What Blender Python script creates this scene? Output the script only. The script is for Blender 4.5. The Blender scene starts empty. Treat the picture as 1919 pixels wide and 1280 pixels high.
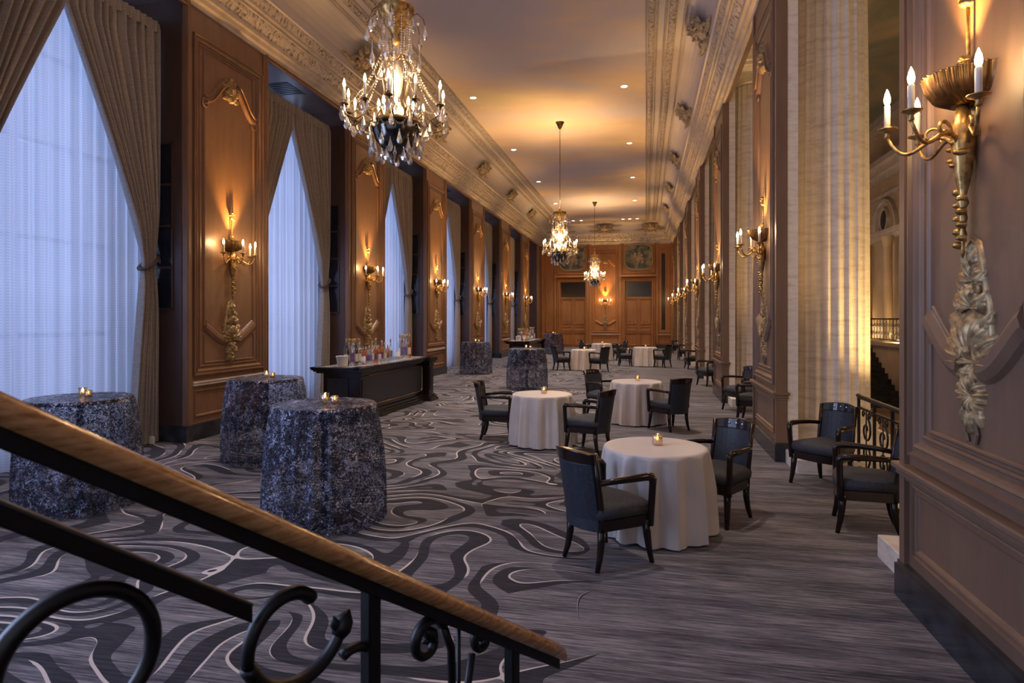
import bpy, math, random
from math import sin, cos, pi, sqrt, atan2, radians
from mathutils import Vector, Matrix
random.seed(7)
SC = bpy.context.scene
COL = SC.collection

# ------------------------------------------------------------------ camera, world, exposure, daylight
TH = math.atan((1210 - 959.5) / 1180)
cam_d = bpy.data.cameras.new('camera')
cam = bpy.data.objects.new('camera', cam_d)
COL.objects.link(cam)
cam.location = (0, 0, 1.85)
cam.rotation_euler = (pi / 2, 0, TH)
cam_d.sensor_width = 36
cam_d.lens = 1180 / 1919 * 36
cam_d.shift_y = -42 / 1919
cam_d.clip_start = 0.05
cam_d.clip_end = 200
cam_d.dof.use_dof = True
cam_d.dof.focus_distance = 7.5
cam_d.dof.aperture_fstop = 5.6
SC.camera = cam

W = bpy.data.worlds.new('world')
SC.world = W
W.use_nodes = True
W.node_tree.nodes['Background'].inputs[0].default_value = (0.45, 0.55, 0.9, 1)
W.node_tree.nodes['Background'].inputs[1].default_value = 0.15

vs = SC.view_settings
vs.view_transform = 'Standard'
vs.look = 'None'
vs.gamma = 1
vs.use_curve_mapping = False
vs.exposure = 1.4

DAY = 98.0        # power of the daylight at each window
DOWN = 400.0       # each recessed ceiling light
XL, XR, YE = -6.75, 1.69, 41.0
CEIL = 7.95
LP = [9.25 + 5.24 * k for k in range(6)]          # pier centres on the window side
LH = 1.03                                         # half width of a window-side pier
RP = [3.74] + [3.8 + 5.85 * k for k in range(1, 7)]           # pier centres on the column side
RH = 0.92
NICHE = [(LP[0] - 5.24 + LH, LP[0] - LH)] + [(LP[k] + LH, LP[k + 1] - LH) for k in range(5)] + [(LP[5] + LH, LP[5] + 5.24 - LH)]


def lamp(name, kind, loc, power, color, size=0.1, rot=None, **kw):
    d = bpy.data.lights.new(name, kind)
    d.energy = power
    d.color = color
    if kind == 'AREA':
        d.shape = 'RECTANGLE'
        d.size = kw.get('sx', 1)
        d.size_y = kw.get('sy', 1)
    else:
        d.shadow_soft_size = size
    if kind == 'SPOT':
        d.spot_size = kw.get('angle', 1.5)
        d.spot_blend = kw.get('blend', 0.6)
    o = bpy.data.objects.new(name, d)
    COL.objects.link(o)
    o.location = loc
    if rot:
        o.rotation_euler = rot
    return o


for k, (a, b) in enumerate(NICHE):
    lamp('daylight', 'AREA', (-9.4, (a + b) / 2, 3.6), DAY * (1.0 if k < 6 else 0.15), (0.50, 0.64, 1.0),
         rot=(0, -pi / 2, 0), sx=6.6, sy=3.6)
# unseen side lamp, added for more bluish light from the next bay
lamp('daylight', 'AREA', (-7.5, 1.3, 3.4), 140, (0.50, 0.63, 1.0), rot=(0, -pi / 2, 0), sx=5.5, sy=3.0)
lamp('daylight', 'AREA', (-2.6, -2.8, 4.0), 40, (0.66, 0.74, 1.0), rot=(pi / 2, 0, 0), sx=7.5, sy=5.5)   # unseen cool fill added behind the camera; no window stands there


# ------------------------------------------------------------------ node helpers
class NT:
    def __init__(s, name):
        s.m = bpy.data.materials.new(name)
        s.m.use_nodes = True
        s.t = s.m.node_tree
        s.N = s.t.nodes
        s.bsdf = s.N['Principled BSDF']
        s.out = s.N['Material Output']

    def node(s, typ, **kw):
        n = s.N.new(typ)
        for k, v in kw.items():
            setattr(n, k, v)
        return n

    def put(s, inp, v):
        if isinstance(v, bpy.types.NodeSocket):
            s.t.links.new(v, inp)
        else:
            inp.default_value = v

    def M(s, op, a, b=0.0, c=None):
        n = s.node('ShaderNodeMath', operation=op)
        s.put(n.inputs[0], a)
        s.put(n.inputs[1], b)
        if c is not None:
            s.put(n.inputs[2], c)
        return n.outputs[0]

    def coord(s, kind='Object'):
        return s.node('ShaderNodeTexCoord').outputs[kind]

    def mapping(s, vec, scale=(1, 1, 1), loc=(0, 0, 0), rot=(0, 0, 0)):
        n = s.node('ShaderNodeMapping')
        s.put(n.inputs['Vector'], vec)
        n.inputs['Scale'].default_value = scale
        n.inputs['Location'].default_value = loc
        n.inputs['Rotation'].default_value = rot
        return n.outputs[0]

    def noise(s, vec, scale, detail=2.0, rough=0.5, dist=0.0, col=False):
        n = s.node('ShaderNodeTexNoise')
        s.put(n.inputs['Vector'], vec)
        n.inputs['Scale'].default_value = scale
        n.inputs['Detail'].default_value = detail
        n.inputs['Roughness'].default_value = rough
        n.inputs['Distortion'].default_value = dist
        return n.outputs['Color' if col else 'Fac']

    def voronoi(s, vec, scale, feature='F1', out='Distance'):
        n = s.node('ShaderNodeTexVoronoi', feature=feature)
        s.put(n.inputs['Vector'], vec)
        n.inputs['Scale'].default_value = scale
        return n.outputs[out]

    def wave(s, vec, scale, dist=0.0, direction='X', detail=2.0, dscale=1.0):
        n = s.node('ShaderNodeTexWave', bands_direction=direction)
        s.put(n.inputs['Vector'], vec)
        n.inputs['Scale'].default_value = scale
        n.inputs['Distortion'].default_value = dist
        n.inputs['Detail'].default_value = detail
        n.inputs['Detail Scale'].default_value = dscale
        return n.outputs['Fac']

    def ramp(s, fac, stops, interp='LINEAR'):
        n = s.node('ShaderNodeValToRGB')
        s.put(n.inputs[0], fac)
        cr = n.color_ramp
        cr.interpolation = interp
        while len(cr.elements) < len(stops):
            cr.elements.new(0.5)
        for e, (p, c) in zip(cr.elements, stops):
            e.position = p
            e.color = tuple(c) + ((1,) if len(c) == 3 else ())
        return n.outputs[0]

    def mix(s, fac, a, b, blend='MIX'):
        n = s.node('ShaderNodeMix', data_type='RGBA', blend_type=blend)
        s.put(n.inputs[0], fac)
        s.put(n.inputs[6], a if isinstance(a, bpy.types.NodeSocket) else tuple(a) + (1,))
        s.put(n.inputs[7], b if isinstance(b, bpy.types.NodeSocket) else tuple(b) + (1,))
        return n.outputs[2]

    def bump(s, h, strength=0.3, dist=0.01):
        n = s.node('ShaderNodeBump')
        s.put(n.inputs['Height'], h)
        n.inputs['Strength'].default_value = strength
        n.inputs['Distance'].default_value = dist
        s.t.links.new(n.outputs[0], s.bsdf.inputs['Normal'])
        return n.outputs[0]

    def set(s, color=None, rough=None, metal=None, **kw):
        if color is not None:
            s.put(s.bsdf.inputs['Base Color'], color if isinstance(color, bpy.types.NodeSocket) else tuple(color) + (1,))
        if rough is not None:
            s.put(s.bsdf.inputs['Roughness'], rough)
        if metal is not None:
            s.put(s.bsdf.inputs['Metallic'], metal)
        for k, v in kw.items():
            s.put(s.bsdf.inputs[k.replace('_', ' ')], v)
        return s.m


def mottled(name, c1, c2, scale=6, rough=0.5, metal=0.0, bump=0.0, detail=4, stretch=(1, 1, 1), **kw):
    t = NT(name)
    v = t.mapping(t.coord(), scale=stretch)
    n = t.noise(v, scale, detail)
    c = t.ramp(n, [(0.3, c1), (0.7, c2)])
    if bump:
        t.bump(n, bump, 0.01)
    return t.set(c, rough, metal, **kw)


def emission(name, color, strength):
    t = NT(name)
    t.set((0, 0, 0), 0.5)
    t.bsdf.inputs['Emission Color'].default_value = tuple(color) + (1,)
    t.bsdf.inputs['Emission Strength'].default_value = strength
    return t.m


MAT = {}


def wood_paint(name, c1, c2, rough=0.34):
    t = NT(name)
    v = t.mapping(t.coord(), scale=(1.6, 1.6, 0.35))
    n = t.noise(v, 5, 5, 0.6)
    n2 = t.noise(t.coord(), 0.6, 2)
    c = t.ramp(t.M('ADD', t.M('MULTIPLY', n, 0.6), t.M('MULTIPLY', n2, 0.4)), [(0.32, c1), (0.68, c2)])
    t.bump(t.noise(t.mapping(t.coord(), scale=(30, 30, 2)), 4, 3), 0.06, 0.004)
    return t.set(c, rough)


MAT['paint'] = wood_paint('glazed_wood_paint', (0.165, 0.083, 0.046), (0.255, 0.138, 0.078))
MAT['paint_dark'] = wood_paint('glazed_wood_shadow_line', (0.045, 0.025, 0.019), (0.075, 0.042, 0.030))  # darker copy of the wall paint; gives the window linings their shade
MAT['oak'] = wood_paint('honey_wood', (0.27, 0.105, 0.03), (0.42, 0.18, 0.055), 0.32)
MAT['taupe_paint'] = wood_paint('taupe_glazed_paint', (0.145, 0.088, 0.060), (0.21, 0.132, 0.092), 0.42)
MAT['tie_cord'] = mottled('brown_tie_cord', (0.05, 0.035, 0.03), (0.10, 0.075, 0.06), 40, 0.7)
MAT['gilt'] = mottled('aged_gilding', (0.23, 0.12, 0.035), (0.66, 0.44, 0.17), 25, 0.34, 0.85, 0.3)
MAT['gilt_dull'] = mottled('rubbed_gilt_plaster', (0.20, 0.12, 0.06), (0.62, 0.46, 0.24), 22, 0.42, 0.35, 0.3)
MAT['gilt_plaster'] = mottled('antiqued_plaster_relief', (0.16, 0.11, 0.07), (0.60, 0.48, 0.34), 16, 0.5, 0.05, 0.3)
MAT['bronze'] = mottled('dark_bronze', (0.06, 0.035, 0.02), (0.22, 0.13, 0.06), 14, 0.36, 0.85)
MAT['marble'] = mottled('dark_marble', (0.012, 0.014, 0.018), (0.045, 0.048, 0.058), 5, 0.22, 0, detail=8)
MAT['iron'] = mottled('black_iron', (0.0025, 0.0025, 0.003), (0.007, 0.0065, 0.007), 20, 0.45, 0.0)
MAT['plaster'] = mottled('ceiling_plaster', (0.50, 0.45, 0.45), (0.58, 0.53, 0.53), 0.5, 0.75)
MAT['trim_plaster'] = mottled('glazed_plaster_moulding', (0.36, 0.31, 0.28), (0.52, 0.45, 0.42), 4, 0.4)


def patchy_ceiling():
    t = NT('lavender_gold_ceiling')  # broad noise patches, from lavender grey through peach to gold
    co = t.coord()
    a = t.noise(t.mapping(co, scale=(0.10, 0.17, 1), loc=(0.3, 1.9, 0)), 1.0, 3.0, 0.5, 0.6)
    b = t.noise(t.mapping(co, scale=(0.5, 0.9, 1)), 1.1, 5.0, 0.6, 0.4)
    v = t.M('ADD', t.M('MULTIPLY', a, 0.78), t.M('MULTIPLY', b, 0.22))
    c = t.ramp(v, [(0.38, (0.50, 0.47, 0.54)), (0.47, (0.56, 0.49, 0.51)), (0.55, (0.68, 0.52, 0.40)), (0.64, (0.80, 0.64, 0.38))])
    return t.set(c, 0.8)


MAT['patchy_ceiling'] = patchy_ceiling()


def frieze_mat():
    t = NT('ornate_plaster_frieze')
    v = t.coord('Object')
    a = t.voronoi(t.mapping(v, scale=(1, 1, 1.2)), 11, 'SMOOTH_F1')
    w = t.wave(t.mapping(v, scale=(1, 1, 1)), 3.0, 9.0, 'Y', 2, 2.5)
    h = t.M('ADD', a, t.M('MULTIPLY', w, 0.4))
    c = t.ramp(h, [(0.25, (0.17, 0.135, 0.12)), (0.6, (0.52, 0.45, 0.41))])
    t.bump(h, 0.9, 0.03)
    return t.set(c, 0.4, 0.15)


MAT['frieze'] = frieze_mat()


def stone_mat():
    t = NT('cream_travertine')
    v = t.mapping(t.coord(), scale=(1, 1, 5))
    n = t.noise(v, 3.2, 6, 0.65)
    c = t.ramp(n, [(0.30, (0.56, 0.49, 0.44)), (0.5, (0.72, 0.66, 0.61)), (0.72, (0.80, 0.75, 0.71))])
    p = t.noise(t.mapping(t.coord(), scale=(1, 1, 2.6)), 22, 5)
    t.bump(t.ramp(p, [(0.36, (0, 0, 0)), (0.46, (1, 1, 1))]), 0.35, 0.006)
    return t.set(c, 0.5)


MAT['stone'] = stone_mat()


def carpet_mat():
    t = NT('patterned_carpet')
    co = t.coord()
    sep = t.node('ShaderNodeSeparateXYZ')
    t.put(sep.inputs[0], co)
    X, Y = sep.outputs[0], sep.outputs[1]
    warp = t.noise(t.mapping(co, scale=(0.6, 0.85, 1)), 1.0, 1.0, 0.5, 0.0, col=True)

    def field(dx, dy):
        base = t.mapping(co, loc=(dx, dy, 0))
        w = t.noise(t.mapping(base, scale=(0.75, 1.0, 1)), 1.15, 0.0, 0.5, 0.0, col=True)
        vm = t.node('ShaderNodeVectorMath', operation='SUBTRACT')
        t.put(vm.inputs[0], w)
        vm.inputs[1].default_value = (0.5, 0.5, 0.5)
        vs_ = t.node('ShaderNodeVectorMath', operation='SCALE')
        t.put(vs_.inputs[0], vm.outputs[0])
        vs_.inputs['Scale'].default_value = 1.35
        va = t.node('ShaderNodeVectorMath', operation='ADD')
        t.put(va.inputs[0], base)
        t.put(va.inputs[1], vs_.outputs[0])
        m = t.mapping(va.outputs[0], scale=(0.8, 1.15, 0), loc=(3.1, 5.7, 0))
        return t.M('MULTIPLY', t.noise(m, 0.95, 0.0, 0.5, 0.0), 9.0)
    e = 0.012
    f0, f1, f2 = field(0, 0), field(e, 0), field(0, e)
    gx = t.M('DIVIDE', t.M('SUBTRACT', f1, f0), e)
    gy = t.M('DIVIDE', t.M('SUBTRACT', f2, f0), e)
    g = t.M('MAXIMUM', t.M('SQRT', t.M('ADD', t.M('MULTIPLY', gx, gx), t.M('MULTIPLY', gy, gy))), 0.35)
    fr = t.M('SUBTRACT', t.M('FRACT', f0), 0.5)
    sd = t.M('DIVIDE', fr, g)                       # metres from the nearest contour
    # the plain border along the columns
    edge = t.M('ADD', t.M('MULTIPLY', t.M('SUBTRACT', t.noise(t.mapping(co, scale=(0, 1, 0)), 0.55, 1.0), 0.5), 1.3), -0.30)
    zone = t.M('MINIMUM', t.M('MAXIMUM', t.M('MULTIPLY', t.M('SUBTRACT', edge, X), 1.6), 0.0), 1.0)
    wmod = t.noise(t.mapping(co, scale=(1, 1.6, 1), loc=(9, 2, 0)), 1.1, 0.0)
    wide = t.M('MULTIPLY', t.M('MAXIMUM', t.M('SUBTRACT', wmod, 0.27), 0.0), t.M('MULTIPLY', zone, 0.62))
    dark = t.M('MULTIPLY', t.M('LESS_THAN', t.M('MULTIPLY', sd, -1), wide), t.M('LESS_THAN', sd, 0.0))
    lm = t.noise(t.mapping(co, scale=(1, 1.5, 1), loc=(1, 7, 0)), 1.5, 0.0)
    lw = t.M('MULTIPLY', t.M('MINIMUM', t.M('MAXIMUM', t.M('SUBTRACT', lm, 0.42), 0.0), 0.10), t.M('MULTIPLY', zone, 0.15))
    line = t.M('MULTIPLY', t.M('LESS_THAN', sd, lw), t.M('GREATER_THAN', sd, t.M('MULTIPLY', lw, -0.25)))
    # woven streaks across the room
    st = t.noise(t.mapping(co, scale=(1.5, 34, 1)), 2.0, 4.0, 0.75)
    st2 = t.noise(t.mapping(co, scale=(0.5, 5, 1), loc=(4, 4, 0)), 1.2, 2.0)
    base = t.ramp(t.M('ADD', t.M('MULTIPLY', st, 0.7), t.M('MULTIPLY', st2, 0.3)),
                  [(0.39, (0.026, 0.025, 0.037)), (0.49, (0.110, 0.104, 0.124)), (0.58, (0.235, 0.222, 0.245)), (0.68, (0.36, 0.34, 0.365))])
    darkc = t.ramp(st, [(0.42, (0.010, 0.010, 0.017)), (0.6, (0.040, 0.038, 0.052))])
    c = t.mix(dark, base, darkc)
    c = t.mix(line, c, (0.60, 0.53, 0.50))
    t.bump(t.M('ADD', st, t.noise(co, 260, 1)), 0.35, 0.004)
    return t.set(c, 0.95)


MAT['carpet'] = carpet_mat()


def curtain_mat():
    t = NT('taupe_curtain_weave')
    co = t.coord()
    n = t.noise(t.mapping(co, scale=(3, 3, 60)), 3, 2)
    n2 = t.noise(t.mapping(co, scale=(60, 60, 3)), 3, 2)
    c = t.ramp(t.M('MULTIPLY', t.M('ADD', n, n2), 0.5), [(0.35, (0.21, 0.178, 0.16)), (0.65, (0.38, 0.33, 0.30))])
    m = t.set(c, 0.8)
    t.bsdf.inputs['Sheen Weight'].default_value = 0.3
    return m


MAT['curtain'] = curtain_mat()


def sheer_mat():
    t = NT('white_sheer_voile')
    co = t.coord()
    wv = t.wave(t.mapping(co, scale=(1, 1, 1)), 9.0, 0.3, 'Z', 1, 2)
    wv2 = t.wave(co, 7.0, 0.5, 'Y', 1, 2)
    tr = t.node('ShaderNodeBsdfTransparent')
    tl = t.node('ShaderNodeBsdfTranslucent')
    tl.inputs[0].default_value = (0.66, 0.68, 0.80, 1)
    df = t.node('ShaderNodeBsdfDiffuse')
    df.inputs[0].default_value = (0.75, 0.76, 0.8, 1)
    a = t.node('ShaderNodeMixShader')
    a.inputs[0].default_value = 0.30
    t.t.links.new(tl.outputs[0], a.inputs[1])
    t.t.links.new(df.outputs[0], a.inputs[2])
    b = t.node('ShaderNodeMixShader')
    t.put(b.inputs[0], t.M('ADD', 0.20, t.M('MULTIPLY', t.M('MULTIPLY', wv, wv2), 0.16)))
    t.t.links.new(a.outputs[0], b.inputs[1])
    t.t.links.new(tr.outputs[0], b.inputs[2])
    t.t.links.new(b.outputs[0], t.out.inputs[0])
    return t.m


MAT['sheer'] = sheer_mat()


def lace_mat():
    t = NT('navy_sequin_lace')
    co = t.coord()
    n = t.noise(co, 48, 3, 0.65, 1.2)
    n2 = t.noise(co, 9, 2, 0.6, 1.0)
    v = t.M('ADD', t.M('MULTIPLY', n, 0.6), t.M('MULTIPLY', n2, 0.4))
    c = t.ramp(v, [(0.44, (0.006, 0.008, 0.022)), (0.51, (0.03, 0.036, 0.085)), (0.56, (0.26, 0.28, 0.44)), (0.63, (0.72, 0.74, 0.9))])
    t.set(c, t.ramp(n, [(0.4, (0.6, 0.6, 0.6)), (0.6, (0.28, 0.28, 0.28))]), 0.25)
    t.bump(n, 0.8, 0.01)
    hole = t.ramp(t.noise(co, 60, 2, 0.6, 1.5), [(0.495, (0, 0, 0)), (0.525, (1, 1, 1))])
    tr = t.node('ShaderNodeBsdfTransparent')
    mx = t.node('ShaderNodeMixShader')
    t.put(mx.inputs[0], t.M('MULTIPLY', hole, 0.9))
    t.t.links.new(t.bsdf.outputs[0], mx.inputs[1])
    t.t.links.new(tr.outputs[0], mx.inputs[2])
    t.t.links.new(mx.outputs[0], t.out.inputs[0])
    return t.m


MAT['lace'] = lace_mat()
MAT['linen'] = mottled('ivory_satin_linen', (0.58, 0.53, 0.505), (0.66, 0.60, 0.575), 3, 0.38, Sheen_Weight=0.4)
MAT['chair_fabric'] = mottled('slate_blue_upholstery', (0.014, 0.018, 0.028), (0.028, 0.034, 0.050), 40, 0.5, 0, 0.15)
MAT['seat_fabric'] = mottled('grey_blue_seat_cloth', (0.028, 0.031, 0.040), (0.05, 0.054, 0.066), 45, 0.7, 0, 0.15)
MAT['dark_wood'] = mottled('ebonised_mahogany', (0.007, 0.004, 0.004), (0.02, 0.009, 0.008), 6, 0.20, stretch=(1, 1, 0.2))
MAT['bar_wood'] = mottled('black_lacquered_wood', (0.008, 0.007, 0.008), (0.022, 0.016, 0.015), 5, 0.18)
MAT['bar_panel'] = mottled('charcoal_leather_panel', (0.016, 0.018, 0.026), (0.035, 0.04, 0.055), 30, 0.4)
MAT['bar_top'] = mottled('pale_counter_stone', (0.40, 0.38, 0.38), (0.62, 0.60, 0.6), 7, 0.12)
MAT['stud'] = mottled('polished_nickel', (0.7, 0.7, 0.72), (0.8, 0.8, 0.82), 5, 0.12, 1.0)
MAT['brass'] = mottled('polished_brass', (0.7, 0.45, 0.2), (0.85, 0.6, 0.3), 5, 0.2, 1.0)
MAT['lit_top_metal'] = mottled('lit_top_brown_metal', (0.05, 0.04, 0.036), (0.11, 0.09, 0.08), 9, 0.4)  # lighter brown standing for light on the lower rail's top
MAT['handrail'] = None
MAT['white'] = mottled('white_enamel', (0.75, 0.74, 0.7), (0.82, 0.8, 0.77), 5, 0.4)
MAT['candle'] = mottled('ivory_candle_sleeve', (0.75, 0.68, 0.58), (0.82, 0.76, 0.66), 5, 0.5)
MAT['black'] = mottled('dark_void', (0.004, 0.004, 0.006), (0.012, 0.011, 0.014), 3, 0.35)
MAT['night_glass'] = mottled('dark_glazed_panel', (0.006, 0.008, 0.014), (0.016, 0.018, 0.028), 3, 0.12)
MAT['bulb'] = emission('lit_flame_bulb', (1.0, 0.66, 0.30), 42)
MAT['flame'] = emission('votive_flame', (1.0, 0.50, 0.14), 14)
MAT['downlight'] = emission('lit_downlight_lens', (1.0, 0.78, 0.5), 7)


def handrail_mat():
    t = NT('varnished_oak_handrail')
    v = t.mapping(t.coord(), scale=(1, 1, 1))
    n = t.noise(t.mapping(v, scale=(0.5, 26, 26)), 4, 5, 0.6)
    c = t.ramp(n, [(0.3, (0.30, 0.13, 0.045)), (0.5, (0.54, 0.27, 0.10)), (0.7, (0.72, 0.41, 0.18))])
    return t.set(c, 0.25, 0, Coat_Weight=0.5)


MAT['handrail'] = handrail_mat()


def clear(name, tint, refl=0.35, rough=0.05):
    t = NT(name)
    n = t.noise(t.coord(), 30, 1)
    tr = t.node('ShaderNodeBsdfTransparent')
    t.put(tr.inputs[0], t.ramp(n, [(0.3, tint), (0.7, tuple(min(1, x * 1.1 + 0.02) for x in tint))]))
    gl = t.node('ShaderNodeBsdfGlossy')
    gl.inputs['Roughness'].default_value = rough
    gl.inputs[0].default_value = (1, 0.97, 0.92, 1)
    mx = t.node('ShaderNodeMixShader')
    mx.inputs[0].default_value = refl
    t.t.links.new(tr.outputs[0], mx.inputs[1])
    t.t.links.new(gl.outputs[0], mx.inputs[2])
    t.t.links.new(mx.outputs[0], t.out.inputs[0])
    return t.m


MAT['pane'] = clear('window_glass', (0.9, 0.93, 0.97), 0.06, 0.02)
MAT['crystal'] = clear('cut_crystal', (0.80, 0.77, 0.74), 0.5, 0.2)
MAT['cobalt'] = clear('midnight_blue_glass', (0.01, 0.02, 0.05), 0.12, 0.15)
MAT['cup_glass'] = clear('votive_glass', (0.95, 0.86, 0.7), 0.25, 0.1)
MAT['cup_gold'] = clear('gold_mercury_glass', (0.75, 0.6, 0.35), 0.5, 0.2)
MAT['glass_clear'] = clear('clear_bottle_glass', (0.80, 0.85, 0.92), 0.25, 0.05)
MAT['glass_amber'] = clear('amber_spirit', (0.95, 0.50, 0.12), 0.15, 0.05)
MAT['glass_green'] = clear('dark_wine_bottle_glass', (0.03, 0.05, 0.04), 0.2, 0.08)
MAT['label_cream'] = mottled('cream_paper', (0.6, 0.56, 0.48), (0.72, 0.68, 0.6), 20, 0.6)
MAT['label_violet'] = mottled('violet_paper', (0.10, 0.06, 0.22), (0.2, 0.13, 0.36), 20, 0.6)
MAT['foil'] = mottled('gold_foil', (0.5, 0.33, 0.12), (0.7, 0.5, 0.2), 20, 0.3, 0.9)
MAT['fresco'] = None


def fresco_mat(name, cols, scale=0.5):
    t = NT(name)
    n = t.noise(t.mapping(t.coord(), scale=(1, 0.5, 1)), scale, 6, 0.6, 0.8)
    return t.set(t.ramp(n, [(0.3 + 0.4 * i / (len(cols) - 1), c) for i, c in enumerate(cols)]), 0.6)


MAT['fresco'] = fresco_mat('painted_sky_fresco', [(0.07, 0.09, 0.08), (0.16, 0.15, 0.11), (0.33, 0.24, 0.16)], 0.45)
MAT['painting'] = fresco_mat('painted_canvas', [(0.02, 0.035, 0.03), (0.06, 0.08, 0.07), (0.22, 0.2, 0.15), (0.4, 0.3, 0.2)], 2.2)
MAT['hall_floor'] = mottled('warm_hall_floor', (0.25, 0.16, 0.09), (0.4, 0.27, 0.16), 1.5, 0.3)
MAT['hall_wall'] = mottled('warm_hall_plaster', (0.33, 0.24, 0.165), (0.46, 0.35, 0.25), 1.0, 0.6)


# ------------------------------------------------------------------ mesh builder
class MB:
    def __init__(s):
        s.v = []
        s.f = []

    def add(s, vs_, fs):
        o = len(s.v)
        s.v += [tuple(p) for p in vs_]
        s.f += [tuple(i + o for i in f) for f in fs]
        return s

    def box(s, x0, x1, y0, y1, z0, z1, T=None):
        p = [(x, y, z) for z in (z0, z1) for y in (y0, y1) for x in (x0, x1)]
        if T:
            p = [T(*q) for q in p]
        return s.add(p, [(0, 2, 3, 1), (4, 5, 7, 6), (0, 1, 5, 4), (2, 6, 7, 3), (0, 4, 6, 2), (1, 3, 7, 5)])

    def lathe(s, prof, n=16, c=(0, 0, 0), T=None, a0=0.0, a1=2 * pi, fl=0.0, fn=0):
        """prof = [(r, z)...]; fl = depth and fn = number of flutes."""
        full = abs(a1 - a0 - 2 * pi) < 1e-6
        m = n if full else n + 1
        pts = []
        for (r, z) in prof:
            for k in range(m):
                a = a0 + (a1 - a0) * k / n
                rr = r * (1 - fl * abs(sin(fn * a / 2))) if fn else r
                p = (c[0] + rr * cos(a), c[1] + rr * sin(a), c[2] + z)
                pts.append(T(*p) if T else p)
        fs = []
        for j in range(len(prof) - 1):
            for k in range(n):
                k2 = (k + 1) % m
                fs.append((j * m + k, j * m + k2, (j + 1) * m + k2, (j + 1) * m + k))
        if full:
            if prof[0][0] > 1e-4:
                fs.append(tuple(range(m))[::-1])
            if prof[-1][0] > 1e-4:
                fs.append(tuple((len(prof) - 1) * m + k for k in range(m)))
        return s.add(pts, fs)

    def tube(s, path, r, n=8, closed=False, sx=1.0, T=None, cap=True):
        P = [Vector(p) for p in path]
        N = len(P)
        if not hasattr(r, '__len__'):
            r = [r] * N
        ref = Vector((0, 0, 1))
        d0 = (P[1] - P[0]).normalized()
        if abs(d0.dot(ref)) > 0.9:
            ref = Vector((1, 0, 0))
        u = (ref - d0 * ref.dot(d0)).normalized()
        pts = []
        for i in range(N):
            a = P[i - 1] if (i > 0 or closed) else P[i]
            b = P[(i + 1) % N] if (i < N - 1 or closed) else P[i]
            d = (b - a)
            d = d.normalized() if d.length > 1e-9 else d0
            u = (u - d * u.dot(d))
            u = u.normalized() if u.length > 1e-6 else Vector((1, 0, 0))
            w = d.cross(u)
            for k in range(n):
                t = 2 * pi * (k + 0.5) / n
                q = P[i] + u * (cos(t) * r[i]) + w * (sin(t) * r[i] * sx)
                pts.append(T(*q) if T else tuple(q))
        fs = []
        for i in range(N if closed else N - 1):
            j = (i + 1) % N
            for k in range(n):
                k2 = (k + 1) % n
                fs.append((i * n + k, i * n + k2, j * n + k2, j * n + k))
        if not closed and cap:
            fs.append(tuple(range(n))[::-1])
            fs.append(tuple((N - 1) * n + k for k in range(n)))
        return s.add(pts, fs)

    def sweep2(s, path, prof, T, closed=False):
        """path = [(a, b)...] in a plane, prof = [(offset across, height off the plane)...]."""
        N = len(path)
        pts = []
        for i in range(N):
            p = Vector(path[i])
            dirs = []
            if i > 0 or closed:
                dirs.append((p - Vector(path[i - 1])).normalized())
            if i < N - 1 or closed:
                dirs.append((Vector(path[(i + 1) % N]) - p).normalized())
            nn = [Vector((-d.y, d.x)) for d in dirs]
            m = sum(nn, Vector((0, 0)))
            m = m.normalized() if m.length > 1e-6 else nn[0]
            sc = 1 / max(0.35, m.dot(nn[0]))
            for (o, h) in prof:
                q = p + m * o * sc
                pts.append(T(q.x, q.y, h))
        K = len(prof)
        fs = []
        for i in range(N if closed else N - 1):
            j = (i + 1) % N
            for k in range(K - 1):
                fs.append((i * K + k, i * K + k + 1, j * K + k + 1, j * K + k))
        if not closed:
            fs.append(tuple(range(K)))
            fs.append(tuple((N - 1) * K + k for k in range(K))[::-1])
        return s.add(pts, fs)

    def blob(s, a, b, w, h, d, T, n=10, m=4, ridges=0, rd=0.3, rot=0.0):
        """a half dome standing on the plane T at (a, b)."""
        pts = [T(a, b, d)]
        fs = []
        for j in range(1, m + 1):
            r = sin(pi / 2 * j / m)
            hh = cos(pi / 2 * j / m) * d
            for k in range(n):
                t = 2 * pi * k / n
                f = 1 - rd * (0.5 - 0.5 * cos(ridges * t)) * r if ridges else 1
                x, y = w / 2 * r * cos(t) * f, h / 2 * r * sin(t) * f
                pts.append(T(a + x * cos(rot) - y * sin(rot), b + x * sin(rot) + y * cos(rot), hh * (f if ridges else 1)))
        for k in range(n):
            fs.append((0, 1 + k, 1 + (k + 1) % n))
        for j in range(1, m):
            for k in range(n):
                o, o2 = 1 + (j - 1) * n, 1 + j * n
                fs.append((o + k, o2 + k, o2 + (k + 1) % n, o + (k + 1) % n))
        return s.add(pts, fs)

    def ball(s, c, r, n=8, m=6, sz=1.0):
        return s.lathe([(r * sin(pi * j / m), -r * sz * cos(pi * j / m)) for j in range(m + 1)], n, c)

    def build(s, name, mat, parent=None, smooth=False, loc=None, bevel=0):
        me = bpy.data.meshes.new(name)
        me.from_pydata(s.v, [], s.f)
        me.update()
        if smooth:
            me.polygons.foreach_set('use_smooth', [True] * len(me.polygons))
        me.materials.append(MAT[mat] if isinstance(mat, str) else mat)
        o = bpy.data.objects.new(name, me)
        COL.objects.link(o)
        if parent:
            o.parent = parent
        if loc:
            o.location = loc
        if bevel:
            b = o.modifiers.new('bevel', 'BEVEL')
            b.width = bevel
            b.segments = 2
            b.limit_method = 'ANGLE'
        return o


def tag(o, label=None, cat=None, group=None, kind=None):
    if label:
        o['label'] = label
    if cat:
        o['category'] = cat
    if group:
        o['group'] = group
    if kind:
        o['kind'] = kind
    return o


def struct(o, label=None):
    o['kind'] = 'structure'
    if label:
        o['label'] = label
    return o


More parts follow.
